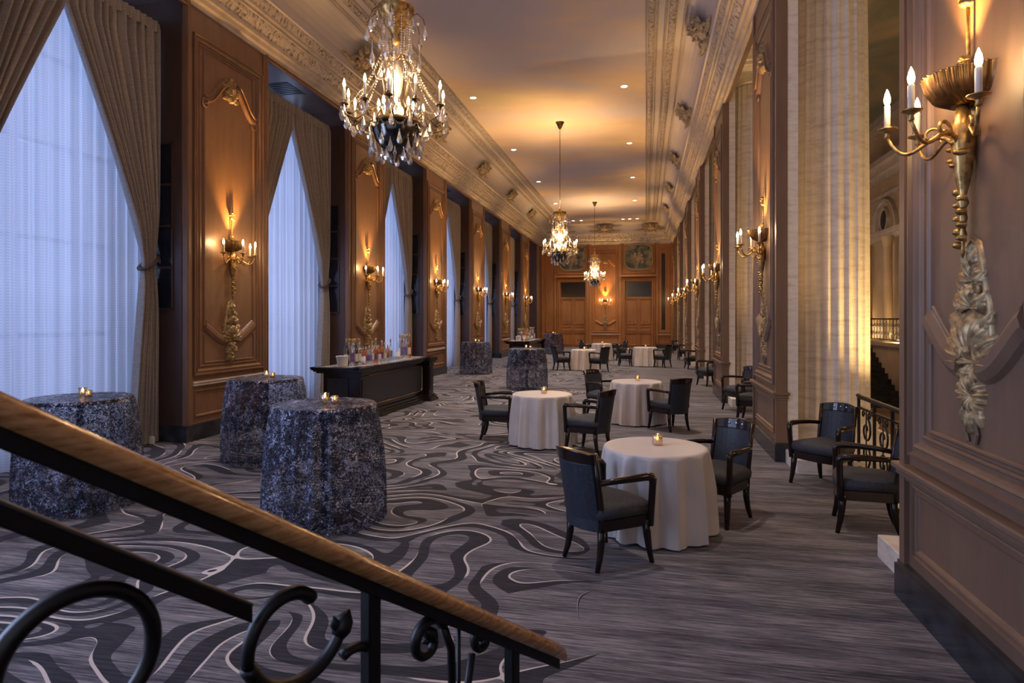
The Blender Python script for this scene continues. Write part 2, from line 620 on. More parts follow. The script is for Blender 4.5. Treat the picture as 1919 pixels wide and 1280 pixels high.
def empty(name, loc=(0, 0, 0), rz=0.0):
    o = bpy.data.objects.new(name, None)
    o.empty_display_size = 0.1
    COL.objects.link(o)
    o.location = loc
    o.rotation_euler = (0, 0, rz)
    return o


def kids(o):
    return [c for c in KIDS.get(o.name, [])]


KIDS = {}


def index_children():
    KIDS.clear()
    for o in bpy.data.objects:
        if o.parent:
            KIDS.setdefault(o.parent.name, []).append(o)


def copy_tree(o, parent=None):
    c = o.copy()
    COL.objects.link(c)
    if parent:
        c.parent = parent
    for ch in KIDS.get(o.name, []):
        copy_tree(ch, c)
    return c


def plane(origin, a, b, h):
    O, A, B, H = Vector(origin), Vector(a), Vector(b), Vector(h)
    return lambda x, y, z: tuple(O + A * x + B * y + H * z)


HALF = [(-1, 0), (-0.8, 0.5), (-0.3, 0.95), (0.3, 0.95), (0.8, 0.5), (1, 0)]
OGEE = [(-1, 0), (-0.95, 0.9), (-0.6, 1.0), (-0.45, 0.5), (0.1, 0.45), (0.3, 0.75), (0.6, 0.6), (0.8, 0.25), (1, 0)]


def prof(p, w, h):
    return [(x * w / 2, y * h) for x, y in p]


def arc(cx, cy, rx, ry, a0, a1, n):
    return [(cx + rx * cos(radians(a0 + (a1 - a0) * k / n)), cy + ry * sin(radians(a0 + (a1 - a0) * k / n))) for k in range(n + 1)]


def rect(a0, a1, b0, b1):
    return [(a0, b0), (a1, b0), (a1, b1), (a0, b1)]


# ------------------------------------------------------------------ floor and ceiling
f = MB()
f.box(-8.0, 2.42, -3, YE + 0.2, -0.1, 0)
struct(f.build('floor', 'carpet'), 'grey carpet with dark swirls and cream lines')

c = MB()
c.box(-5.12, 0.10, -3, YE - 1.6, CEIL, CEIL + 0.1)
struct(c.build('ceiling', 'patchy_ceiling'), 'ceiling with broad lavender and gold patches between carved borders')
c = MB()
c.box(-6.9, -5.1, -3, YE + 0.1, CEIL, CEIL + 0.1)
c.box(0.10, 1.9, -3, YE + 0.1, CEIL, CEIL + 0.1)
c.box(-5.1, 0.10, YE - 1.6, YE + 0.1, CEIL, CEIL + 0.1)
struct(c.build('ceiling', 'plaster'), 'plaster margin of the ceiling outside the borders')


def run(profile, mat, name, sides=('l', 'r', 'e'), smooth=False):
    """sweep a wall-to-ceiling profile (t = distance from the wall, z) along the long walls and the end wall."""
    for sd in sides:
        m = MB()
        pts = []
        for (t, z) in profile:
            if sd == 'l':
                pts += [(XL + t, -3, z), (XL + t, YE - t, z)]
            elif sd == 'r':
                pts += [(XR - t, -3, z), (XR - t, YE - t, z)]
            else:
                pts += [(XL + t, YE - t, z), (XR - t, YE - t, z)]
        m.add(pts, [(2 * i, 2 * i + 1, 2 * i + 3, 2 * i + 2) for i in range(len(profile) - 1)])
        struct(m.build(name + {'l': 'left', 'r': 'right', 'e': 'end'}[sd], mat, smooth=smooth))


run([(-0.03, 6.62), (0.03, 6.62), (0.04, 6.68), (0.10, 6.70), (0.12, 6.76), (0.17, 6.77), (0.18, 6.83)], 'trim_plaster', 'trim_lower_cornice_')
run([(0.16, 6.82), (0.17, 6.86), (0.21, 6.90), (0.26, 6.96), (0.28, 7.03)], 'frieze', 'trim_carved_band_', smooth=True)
run([(0.26, 7.02), (0.31, 7.03), (0.31, 7.08), (0.36, 7.09), (0.37, 7.13)], 'trim_plaster', 'trim_middle_cornice_')
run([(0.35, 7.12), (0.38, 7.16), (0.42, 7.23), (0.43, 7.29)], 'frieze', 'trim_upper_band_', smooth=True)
run([(0.42, 7.28), (0.47, 7.29), (0.47, 7.34)] + [(0.47 + 0.36 * (1 - cos(pi / 2 * k / 6)), 7.34 + 0.56 * sin(pi / 2 * k / 6)) for k in range(7)] + [(0.86, 7.93), (0.86, 7.96)],
    'plaster', 'trim_cove_', smooth=False)
for (t0, w, h, mt) in ((0.92, 0.05, 0.04, 'trim_plaster'), (1.15, 0.16, 0.06, 'frieze'), (1.29, 0.05, 0.05, 'trim_plaster'), (1.46, 0.04, 0.03, 'trim_plaster'), (1.57, 0.14, 0.05, 'frieze'), (1.68, 0.04, 0.04, 'trim_plaster')):
    T = plane((0, 0, CEIL), (1, 0, 0), (0, 1, 0), (0, 0, -1))
    m = MB()
    m.sweep2([(XL + t0, -3), (XL + t0, YE - t0), (XR - t0, YE - t0), (XR - t0, -3)], prof(HALF, w, h), T)
    struct(m.build('trim_ceiling_border', mt))


# carved ceiling cartouches on the cove
def scrollpath(cx, cy, r0, r1, a0, a1, n=20):
    return [(cx + (r0 + (r1 - r0) * k / n) * cos(radians(a0 + (a1 - a0) * k / n)),
             cy + (r0 + (r1 - r0) * k / n) * sin(radians(a0 + (a1 - a0) * k / n))) for k in range(n + 1)]


def fan(m, T, a, b, r, span, depth, lobes, rot=0.0, off=0.0, k=1.0):
    """a scallop shell opening from its hinge at (a, b); rot turns it, span in degrees."""
    NA, NR = lobes * 6, 7
    pts, fs = [], []
    for i in range(NA + 1):
        u = i / NA
        ang = radians(90 + span * (u - 0.5)) + rot
        rid = abs(cos(pi * u * lobes))
        edge = r * (0.90 + 0.10 * (1 - rid) * 1.0) * (1 - 0.18 * abs(2 * u - 1) ** 2 * k)
        for j in range(NR + 1):
            t = j / NR
            hh = depth * (0.35 + 0.9 * sin(pi * t * 0.86)) * (0.55 + 0.45 * (1 - rid) * min(1, t * 1.6) + 0.2 * (1 - t))
            if j == NR:
                hh = 0
            pts.append(T(a + cos(ang) * edge * t, b + sin(ang) * edge * t, off + hh))
    for i in range(NA):
        for j in range(NR):
            o = i * (NR + 1) + j
            fs.append((o, o + 1, o + NR + 2, o + NR + 1))
    m.add(pts, fs)


def leaf(m, T, a, b, L, w, rot, depth=0.05, curl=0.5, off=0.0):
    """an acanthus leaf from (a, b), length L, turned by rot (0 = up), with serrated lobes and a raised rib."""
    N = 14
    pts, fs = [], []
    for i in range(N + 1):
        t = i / N
        ww = w * (sin(pi * min(1, t * 0.97 + 0.05)) ** 0.7) * (0.75 + 0.25 * abs(sin(pi * t * 4)))
        ang = rot + curl * t * t
        cx, cy = a - sin(rot + curl * t * 0.4) * L * t, b + cos(rot + curl * t * 0.4) * L * t
        h = depth * (0.5 + 0.8 * sin(pi * t))
        for q_, hq in ((-1, 0.0), (-0.55, 0.75), (-0.12, 0.45), (0, 1.0), (0.12, 0.45), (0.55, 0.75), (1, 0.0)):
            pts.append(T(cx + cos(ang) * q_ * ww / 2, cy + sin(ang) * q_ * ww / 2, off + h * hq))
    for i in range(N):
        for j in range(6):
            o = i * 7 + j
            fs.append((o, o + 1, o + 8, o + 7))
    m.add(pts, fs)


def cove_cartouche(T):
    m = MB()
    m.sweep2(arc(0, 0.02, 0.25, 0.22, 0, 360, 26), prof(HALF, 0.07, 0.07), T)
    m.blob(0, 0.02, 0.46, 0.40, 0.06, T, 16, 4)
    fan(m, T, 0, 0.15, 0.30, 190, 0.10, 9)
    fan(m, T, 0, -0.12, 0.22, 150, 0.08, 7, pi)
    for s_ in (-1, 1):
        Ts = (lambda a, b, h, s_=s_: T(s_ * a, b, h))
        m.sweep2([(s_ * x, y) for x, y in scrollpath(0.38, -0.08, 0.16, 0.03, 150, -280)], prof(HALF, 0.05, 0.06), T)
        m.sweep2([(s_ * x, y) for x, y in scrollpath(0.32, 0.22, 0.15, 0.03, 220, 560)], prof(HALF, 0.045, 0.05), T)
        leaf(m, Ts, 0.20, 0.05, 0.34, 0.13, -1.2, 0.08, 0.5)
        leaf(m, Ts, 0.30, -0.12, 0.50, 0.14, -1.7, 0.08, 0.3)
        leaf(m, Ts, 0.60, -0.14, 0.34, 0.10, -1.3, 0.06, -0.5)
        leaf(m, Ts, 0.22, 0.22, 0.30, 0.12, -0.6, 0.08, -0.6)
        leaf(m, Ts, 0.16, -0.16, 0.24, 0.10, -2.4, 0.07, 0.4)
    return m


q = sqrt(0.5)
LC = [7.9 + 5.22 * k for k in range(6)]
ordw = ['nearest', 'second', 'third', 'fourth', 'fifth', 'farthest']
for k, y in enumerate(LC):
    for sd, X0 in ((1, XL + 0.58), (-1, XR - 0.58)):
        T = plane((X0, y, 7.56), (0, 1.0, 0), (sd * 0.55, 0, 0.60), (sd * 0.85, 0, -0.70))
        o = cove_cartouche(T).build('plaster_cartouche', 'gilt_plaster', smooth=True)
        tag(o, '%s carved plaster cartouche on the ceiling cove above the %s' % (ordw[k], 'window wall' if sd > 0 else 'column side'),
            'ceiling ornament', 'carved cartouches along the ceiling cove')
ew = {-5.4: 'carved plaster scroll in the left corner of the end cove', -2.55: 'carved plaster scroll at the middle of the end cove above the wall sconce', 0.3: 'carved plaster scroll in the right corner of the end cove'}
for x, lb in ew.items():
    T = plane((x, YE - 0.62, 7.55), (1.1, 0, 0), (0, -0.5, 0.62), (0, -0.78, -0.62))
    tag(cove_cartouche(T).build('plaster_cartouche', 'gilt_plaster', smooth=True), lb, 'ceiling ornament')


# ------------------------------------------------------------------ wall ornaments shared by the piers
def lower_cartouche(T, zc=1.62):
    """the gilded shell with its leaves; T maps (along, up, out)."""
    m = MB()
    out = [(-0.05, 0.50), (-0.085, 0.40), (-0.10, 0.28), (-0.14, 0.18), (-0.155, 0.02), (-0.13, -0.12), (-0.06, -0.20), (0, -0.22)]
    ring = [(a, zc + b) for a, b in out] + [(-a, zc + b) for a, b in out[::-1][1:]] + [(0.0, zc + 0.53)]
    m.sweep2(ring, [(-0.016, 0), (-0.008, 0.03), (0.006, 0.034), (0.016, 0)], T, True)
    n = len(ring)
    m.add([T(a * 0.98, b, 0.016) for a, b in ring], [tuple(range(n))[::-1]])
    fan(m, T, 0, zc - 0.12, 0.27, 200, 0.085, 11)
    m.blob(0, zc - 0.06, 0.07, 0.10, 0.115, T, 12, 5, 4, 0.3)
    fan(m, T, 0, zc + 0.17, 0.13, 220, 0.075, 7)
    fan(m, T, 0, zc + 0.31, 0.11, 200, 0.06, 7)
    for s_ in (-1, 1):
        for (x, z, L, w, r, c_) in ((0.09, -0.10, 0.15, 0.07, -0.5, 0.9), (0.11, 0.02, 0.15, 0.07, -0.25, 0.7), (0.10, 0.13, 0.13, 0.06, 0.1, 0.9), (0.05, 0.24, 0.13, 0.06, -0.2, 0.8), (0.03, 0.36, 0.13, 0.05, 0.1, 0.6), (0.03, -0.15, 0.10, 0.06, -2.0, 0.8), (0.03, -0.13, 0.12, 0.06, -2.8, 0.5)):
            leaf(m, (lambda a, b, h, s_=s_: T(s_ * a, b, h)), x, zc + z, L, w, r, 0.07, -c_)
        m.tube([T(s_ * x, z, 0.06) for x, z in scrollpath(0.095, zc - 0.07, 0.045, 0.008, 90, 500, 20)], 0.014, 6)
        m.tube([T(s_ * x, z, 0.05) for x, z in scrollpath(0.075, zc + 0.27, 0.030, 0.006, 90, 500, 16)], 0.010, 6)
    leaf(m, T, 0, zc + 0.38, 0.14, 0.06, 0, 0.06, 0.3)
    fan(m, T, 0, zc - 0.30, 0.13, 230, 0.075, 9)
    fan(m, T, 0, zc - 0.28, 0.12, 150, 0.06, 7, pi)
    for s_ in (-1, 1):
        leaf(m, (lambda a, b, h, s_=s_: T(s_ * a, b, h)), 0.03, zc - 0.33, 0.13, 0.06, -2.6, 0.06, -0.4)
    leaf(m, T, 0, zc - 0.34, 0.16, 0.07, pi, 0.07, 0.2)
    return m


def pier_molding(T, hw, zc=1.62, top=6.05, cap=0.9):
    """panel mouldings of one pier face."""
    m = MB()
    m.sweep2(rect(-hw + 0.20, hw - 0.20, 1.03, top + 0.12), prof(OGEE, 0.11, 0.05), T, True)
    m.sweep2(rect(-hw + 0.30, hw - 0.30, 1.12, top + 0.04), prof(HALF, 0.03, 0.02), T, True)
    w = hw - 0.40
    # upper shaped panel with the curved swag at its foot
    left = [(-w, top - 0.75), (-w, zc + 0.12)]
    sw = [(-w + (w - 0.10) * k / 12, zc + 0.12 - 0.24 * sin(pi / 2 * k / 12) ** 1.3) for k in range(13)]
    m.sweep2(left, prof(HALF, 0.05, 0.03), T)
    m.sweep2([(-a, b) for a, b in left], prof(HALF, 0.05, 0.03), T)
    for s_ in (-1, 1):
        m.sweep2([(s_ * a, b) for a, b in sw], prof(HALF, 0.17, 0.055), T)
        m.sweep2([(s_ * a, b + 0.10) for a, b in sw[1:]], prof(HALF, 0.025, 0.02), T)
        m.sweep2([(s_ * x, y) for x, y in ((w, zc - 0.02), (w, 1.17), (0.0, 1.17))], prof(HALF, 0.035, 0.022), T)
        m.tube([T(s_ * x, y, 0.012) for x, y in [(0.04, 1.20), (0.06, 1.25), (0.03, 1.32), (0.015, 1.40)]], 0.010, 6)
        # ogee crest at the head
        cr = [(s_ * (w - (w - 0.1) * k / 12), top - 0.75 + 0.42 * (0.5 - 0.5 * cos(pi * k / 12))) for k in range(13)]
        m.sweep2(cr, prof(OGEE, 0.14, 0.07), T)
        m.tube([T(s_ * x, y, 0.02) for x, y in scrollpath(w - 0.02, top - 0.83, 0.10, 0.03, 100, -200, 14)], 0.014, 6)
    m.sweep2([(-w, top - 0.70), (-w, top), (w, top), (w, top - 0.70)], prof(HALF, 0.04, 0.025), T)
    return m


def crest(T, top=6.05):
    m = MB()
    z = top - 0.46
    fan(m, T, 0, z - 0.05, 0.17, 210, 0.09, 9)
    fan(m, T, 0, z - 0.02, 0.15, 150, 0.06, 7, pi)
    leaf(m, T, 0, z + 0.06, 0.20, 0.09, 0, 0.07, 0.2)
    for s_ in (-1, 1):
        Ts = (lambda a, b, h, s_=s_: T(s_ * a, b, h))
        leaf(m, Ts, 0.05, z + 0.04, 0.20, 0.09, -1.1, 0.07, -0.7)
        leaf(m, Ts, 0.04, z - 0.06, 0.16, 0.08, -2.3, 0.06, 0.6)
        leaf(m, Ts, 0.03, z + 0.10, 0.14, 0.07, -0.5, 0.06, -0.5)
        m.tube([T(s_ * x, y, 0.05) for x, y in scrollpath(0.12, z - 0.02, 0.05, 0.01, 90, 480, 18)], 0.014, 6)
    return m


def sconce_bulb_positions():
    return [(0.36 * sin(radians(a)), 0.36 * cos(radians(a))) for a in (-74, -27, 27, 74)]


def make_sconce():
    """local frame: x along the wall, y out from the wall, z up; origin at the wall, z = 0 on the floor."""
    r = empty('wall_sconce')
    b = MB()
    b.lathe([(0.003, 2.17), (0.012, 2.2), (0.008, 2.25), (0.022, 2.29), (0.012, 2.33), (0.024, 2.38), (0.014, 2.43), (0.03, 2.46), (0.018, 2.5),
             (0.028, 2.54), (0.045, 2.62), (0.055, 2.72), (0.06, 2.80), (0.052, 2.83), (0.062, 2.86), (0.045, 2.9), (0.03, 2.97)], 16, (0, 0.055, 0), None, 0, 2 * pi, 0.12, 8)
    T = plane((0, 0.05, 0), (1, 0, 0), (0, 0, 1), (0, 1, 0))
    for j in range(9):
        b.blob((-1) ** j * 0.018, 2.24 + 0.035 * j, 0.05, 0.045, 0.05, T, 8, 3, 4, 0.35, j)
    for j in range(7):
        b.blob(0.045 * sin(j * 2.4), 2.66 + 0.03 * j, 0.045, 0.04, 0.075, T, 8, 3, 4, 0.35, j)
    b.build('backplate', 'gilt', r, True)
    w = MB()
    w.lathe([(0.02, 2.97), (0.10, 2.975), (0.17, 3.01), (0.205, 3.07), (0.22, 3.13), (0.225, 3.135), (0.20, 3.13), (0.16, 3.06), (0.05, 3.02)], 72, (0, 0.0, 0), lambda x, y, z: (x, y * 1.1, z), 0, pi, 0.09, 36)
    w.build('bowl', 'bronze', r, True)
    s_ = MB()
    s_.tube([(0, 0.03, 3.0), (0, 0.03, 3.3), (0, 0.03, 3.75)], [0.014, 0.010, 0.006], 8)
    T2 = plane((0, 0.03, 0), (1, 0, 0), (0, 0, 1), (0, 1, 0))
    for j in range(8):
        s_.blob(0.035 * sin(j * 2.3), 3.19 + 0.035 * cos(j * 1.9), 0.045, 0.04, 0.04, T2, 8, 3, 4, 0.35, j)
        s_.blob(0.045 * sin(j * 2.6), 3.55 + 0.05 * cos(j * 1.7), 0.05, 0.045, 0.04, T2, 8, 3, 4, 0.35, j)
    s_.build('ribbon_stem', 'gilt', r, True)
    for (x, y) in sconce_bulb_positions():
        l = sqrt(x * x + y * y)
        dx, dy = x / l, y / l
        a = MB()
        pth = []
        for k in range(17):
            t = k / 16
            d = 0.03 + 0.33 * t
            z = 2.74 + 0.10 * sin(t * pi * 1.0) * (1 - t) * 2.0 - 0.13 * sin(pi * t) * t + 0.13 * t ** 3
            pth.append((dx * d, 0.04 + dy * d, z))
        a.tube(pth, [0.013 - 0.004 * k / 16 for k in range(17)], 8)
        cc = (dx * 0.15, 0.04 + dy * 0.15, 2.87)
        a.tube([(cc[0] + dx * p, cc[1] + dy * p, 2.84 + z) for p, z in scrollpath(0, 0, 0.05, 0.01, 200, -160, 16)], 0.009, 6)
        a.lathe([(0.006, 2.86), (0.016, 2.87), (0.012, 2.89), (0.02, 2.90), (0.05, 2.912), (0.052, 2.918), (0.02, 2.925)], 14, (x, y + 0.04, 0))
        a.build('arm', 'gilt', r, True)
        cn = MB()
        cn.lathe([(0.016, 2.92), (0.016, 3.045), (0.012, 3.052)], 12, (x, y + 0.04, 0))
        co_ = cn.build('candle', 'candle', r, True)
        bb = MB()
        bb.lathe([(0.006, 3.05), (0.015, 3.065), (0.017, 3.085), (0.012, 3.112), (0.004, 3.135), (0.0005, 3.142)], 10, (x, y + 0.04, 0))
        bb.build('bulb', 'bulb', co_, True)
    return r


SCONCE = make_sconce()
index_children()
sc_used = [False]
SC_UP, SC_PT = 78.0, 4.4


def place_sconce(x, y, rz, label, k=1.0):
    o = SCONCE if not sc_used[0] else copy_tree(SCONCE)
    sc_used[0] = True
    o.location = (x, y, 0)
    o.rotation_euler = (0, 0, rz)
    tag(o, label, 'wall lamp', 'gilt sconces along the walls')
    d = Vector((-sin(rz), cos(rz), 0))
    p = Vector((x, y, 0)) + d * 0.15
    lamp('sconce_bowl_lamp', 'SPOT', (p.x, p.y, 3.10), SC_UP * k * 2, (1.0, 0.52, 0.13), 0.02, (pi, 0, 0), angle=1.25, blend=0.9)
    p = Vector((x, y, 0)) + d * 0.34
    lamp('sconce_candle_light', 'POINT', (p.x, p.y, 3.12), SC_PT * k, (1.0, 0.60, 0.26), 0.06)


cnt = ['first', 'second', 'third', 'fourth', 'fifth', 'sixth', 'seventh']

# ------------------------------------------------------------------ the window wall
ms = MB()
ms.box(XL - 1.2, XL, -3, -0.3, 0, 6.7)
ms.box(XL - 1.2, XL - 1.1, -0.3, 3.0, 0, 6.7)
struct(ms.build('wall_left', 'paint'))
hd = MB()
hd.box(XL - 1.2, XL, -3, YE, 6.66, 8.05)
struct(hd.build('wall_left', 'paint'))
piers = [LP[0] - 5.24] + LP
for k, yc in enumerate(piers):
    m = MB()
    m.box(XL - 1.2, XL, yc - LH, yc + LH, 0, 6.70)
    # stepped edges beside the openings
    for s_ in (-1, 1):
        for (o, w, h) in ((LH - 0.03, 0.035, 0.035), (LH - 0.10, 0.02, 0.02)):
            m.box(XL, XL + h, yc + s_ * o - w, yc + s_ * o + w, 0.24, 6.66)
    pr = struct(m.build('wall_left', 'paint'), 'wood panelled pier between the curtained windows')
    bb = MB()
    bb.box(XL - 1.2, XL + 0.05, yc - LH - 0.04, yc + LH + 0.04, 0, 0.21)
    bb.box(XL - 1.2, XL + 0.035, yc - LH - 0.025, yc + LH + 0.025, 0.21, 0.245)
    struct(bb.build('baseboard_left', 'marble'))
    if k == 0:
        continue
    T = plane((XL, yc, 0), (0, 1, 0), (0, 0, 1), (1, 0, 0))
    pier_molding(T, LH).build('panel_molding', 'paint', pr)
    cr = MB()
    cr.sweep2([(-LH + 0.14, 0.86), (LH - 0.14, 0.86)], prof(OGEE, 0.08, 0.05), T)
    cr.build('chair_rail', 'trim_plaster', pr)
    lo = MB()
    lo.sweep2(rect(-LH + 0.2, LH - 0.2, 0.36, 0.74), prof(HALF, 0.05, 0.02), T, True)
    lo.build('panel_molding', 'paint', pr)
    lower_cartouche(T).build('shell_cartouche', 'gilt_dull', pr, True)
    crest(T).build('crest_ornament', 'gilt_dull', pr, True)
    # dark glazed panel on the reveal that faces the entrance
    g = MB()
    ye = yc - LH
    g.box(XL - 0.58, XL - 0.22, ye - 0.02, ye + 0.02, 2.0, 4.5)
    gp = g.build('reveal_panel', 'night_glass', pr)
    fr = MB()
    for j in range(5):
        z = 2.0 + 2.5 * j / 4
        fr.box(XL - 0.60, XL - 0.20, ye - 0.035, ye, z - 0.015, z + 0.015)
    for x in (XL - 0.60, XL - 0.22):
        fr.box(x, x + 0.025, ye - 0.035, ye, 1.98, 4.52)
    fr.build('glazing_bar', 'paint_dark', gp)

# niche backs, windows, curtains
for a, b in NICHE:
    ln = MB()  # sheets added over reveal and soffit; recess shade is in their dark colour
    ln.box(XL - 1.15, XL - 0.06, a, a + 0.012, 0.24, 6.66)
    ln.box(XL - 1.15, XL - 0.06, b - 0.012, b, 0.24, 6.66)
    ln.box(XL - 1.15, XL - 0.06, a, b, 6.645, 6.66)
    struct(ln.build('trim_shaded_reveal', 'paint_dark'), 'reveal and soffit of the window opening, coloured dark for shade')
    fr_ = MB()
    TT = plane((XL, 0, 0), (0, 1, 0), (0, 0, 1), (1, 0, 0))
    fr_.sweep2([(a - 0.05, 0.26), (a - 0.05, 6.60), (b + 0.05, 6.60), (b + 0.05, 0.26)], prof(OGEE, 0.10, 0.05), TT)
    struct(fr_.build('trim_window_architrave', 'paint'), 'moulded frame of the window opening')
bk = MB()
bk.box(XL - 1.35, XL - 1.2, -3, YE, 0, 0.35)
bk.box(XL - 1.35, XL - 1.2, -3, YE, 6.45, 8.05)
struct(bk.build('wall_left', 'paint_dark'))
win_words = ['nearest', 'second', 'third', 'fourth', 'fifth', 'sixth', 'farthest']


def window(n, a, b):
    X0 = XL - 1.25
    m = MB()
    cy = (a + b) / 2
    for y in (a, a + 0.62, cy - 0.04, b - 0.70, b - 0.08):
        m.box(X0 - 0.06, X0 + 0.02, y, y + 0.08, 0.3, 6.5)
    for z in (0.3, 1.6, 2.9, 4.2, 5.4, 6.42):
        m.box(X0 - 0.055, X0 + 0.015, a, b, z, z + 0.07)
    w = struct(m.build('window_%d' % n, 'paint_dark'), 'tall window behind sheer curtains')
    p = MB()
    p.box(X0 - 0.03, X0 - 0.025, a, b, 0.3, 6.5)
    p.build('pane', 'pane', w)


def sheer(a, b, label):
    m = MB()
    NY, NZ = 150, 10
    X0 = XL - 0.70
    pts, fs = [], []
    for j in range(NZ + 1):
        z = 0.03 + 6.24 * j / NZ
        for i in range(NY + 1):
            y = a + 0.02 + (b - a - 0.04) * i / NY
            s_ = i / NY
            x = X0 + 0.045 * sin(2 * pi * (s_ * 15 + 0.25 * sin(s_ * 9 + a))) + 0.012 * sin(2 * pi * s_ * 37 + z * 0.4)
            pts.append((x, y, z))
    for j in range(NZ):
        for i in range(NY):
            p = j * (NY + 1) + i
            fs.append((p, p + 1, p + NY + 2, p + NY + 1))
    m.add(pts, fs)
    o = m.build('sheer_curtain', 'sheer', smooth=True)
    tag(o, label, 'curtain', 'white sheers in the window openings')


def curtain(yc, ye, label, spread=0.42):
    """one gathered panel from the middle yc of the opening to its side ye."""
    sg = 1 if ye > yc else -1
    half = abs(ye - yc)
    r = empty('tied_curtain', (XL - 0.48, ye, 0))
    m = MB()
    NS, NZ = 130, 60
    pts, fs = [], []
    for j in range(NZ + 1):
        z = 6.28 * (1 - j / NZ) + 0.015
        if z > 5.85:
            inn = half
        elif z > 2.7:
            t = (5.85 - z) / 3.15
            inn = 0.24 + (half - 0.24) * (1 - t) ** 1.12
        else:
            t = (2.7 - z) / 2.7
            inn = 0.24 + (spread - 0.24) * t ** 0.8
        out = 0.02 + (0.06 * math.exp(-((z - 2.7) / 0.5) ** 2))
        pin = math.exp(-((z - 2.7) / 0.30) ** 2)
        amp = 0.068 * (1 - 0.6 * pin) * (0.55 if z > 6.2 else 1)
        for i in range(NS + 1):
            s_ = i / NS
            d = out + (inn - out) * s_
            ph = 2 * pi * (s_ * 11 + 0.35 * sin(s_ * 7 + 1)) + 0.25 * sin(z * 0.8)
            x = amp * sin(ph) + 0.018 * sin(ph * 2.3 + z * 0.7) + (0.05 * pin * (0.5 - s_))
            x -= 0.05 * (1 - pin) * 0
            pts.append((x, -sg * d, z))
    for j in range(NZ):
        for i in range(NS):
            p = j * (NS + 1) + i
            fs.append((p, p + 1, p + NS + 2, p + NS + 1))
    m.add(pts, fs)
    m.build('curtain_panel', 'curtain', r, True)
    h = MB()
    NH = 60
    pts, fs = [], []
    for z in (6.16, 6.33):
        for i in range(NH + 1):
            pts.append((0.035 + 0.02 * sin(2 * pi * 14 * i / NH), -sg * (0.02 + (half - 0.02) * i / NH), z))
    h.add(pts, [(i, i + 1, NH + 2 + i, NH + 1 + i) for i in range(NH)])
    h.build('pleated_heading', 'curtain', r, True)
    tb = MB()
    ring = [(0.10 * cos(2 * pi * k / 20), -sg * (0.16 + 0.14 * sin(2 * pi * k / 20)), 2.68 - 0.10 * sin(2 * pi * k / 20)) for k in range(20)]
    tb.tube(ring, 0.022, 8, True, 1.8)
    tb.tube([(0.05, -sg * 0.04, 2.76), (0.0, sg * 0.0, 2.84), (-0.06, sg * 0.02, 2.88)], 0.012, 6)
    tb.build('tieback', 'tie_cord', r, True)
    tag(r, label, 'curtain', 'taupe curtains tied back at the windows')


for n, (a, b) in enumerate(NICHE):
    window(n + 1, a, b)
    sheer(a, b, 'white sheer curtain in the %s window opening on the left' % win_words[n])
    cy = (a + b) / 2
    if n < 6:
        curtain(cy, a + 0.02, 'taupe tied-back curtain on the near side of the %s window' % win_words[n])
        curtain(cy, b - 0.02, 'taupe tied-back curtain on the far side of the %s window' % win_words[n], 0.5)
    v = MB()
    v.box(XL - 0.85, XL - 0.35, cy - 0.35, cy + 0.35, 6.635, 6.66)
    for j in range(7):
        v.box(XL - 0.82, XL - 0.38, cy - 0.30 + 0.09 * j, cy - 0.26 + 0.09 * j, 6.625, 6.64)
    o = v.build('air_vent', 'black')
    tag(o, 'dark air grille in the soffit above the %s window' % win_words[n], 'vent', 'grilles above the windows')

for k, yc in enumerate(LP):
    place_sconce(XL, yc, -pi / 2, 'gilt candle sconce on the window wall, %s pier from the camera' % cnt[k])

# left wall beyond the last opening
m = MB()
m.box(XL - 1.2, XL, LP[5] + 5.24 - LH, YE, 0, 6.7)
struct(m.build('wall_left', 'paint'))
m = MB()
m.box(XL - 1.2, XL + 0.05, LP[5] + 5.24 - LH, YE, 0, 0.24)
struct(m.build('baseboard_left', 'marble'))

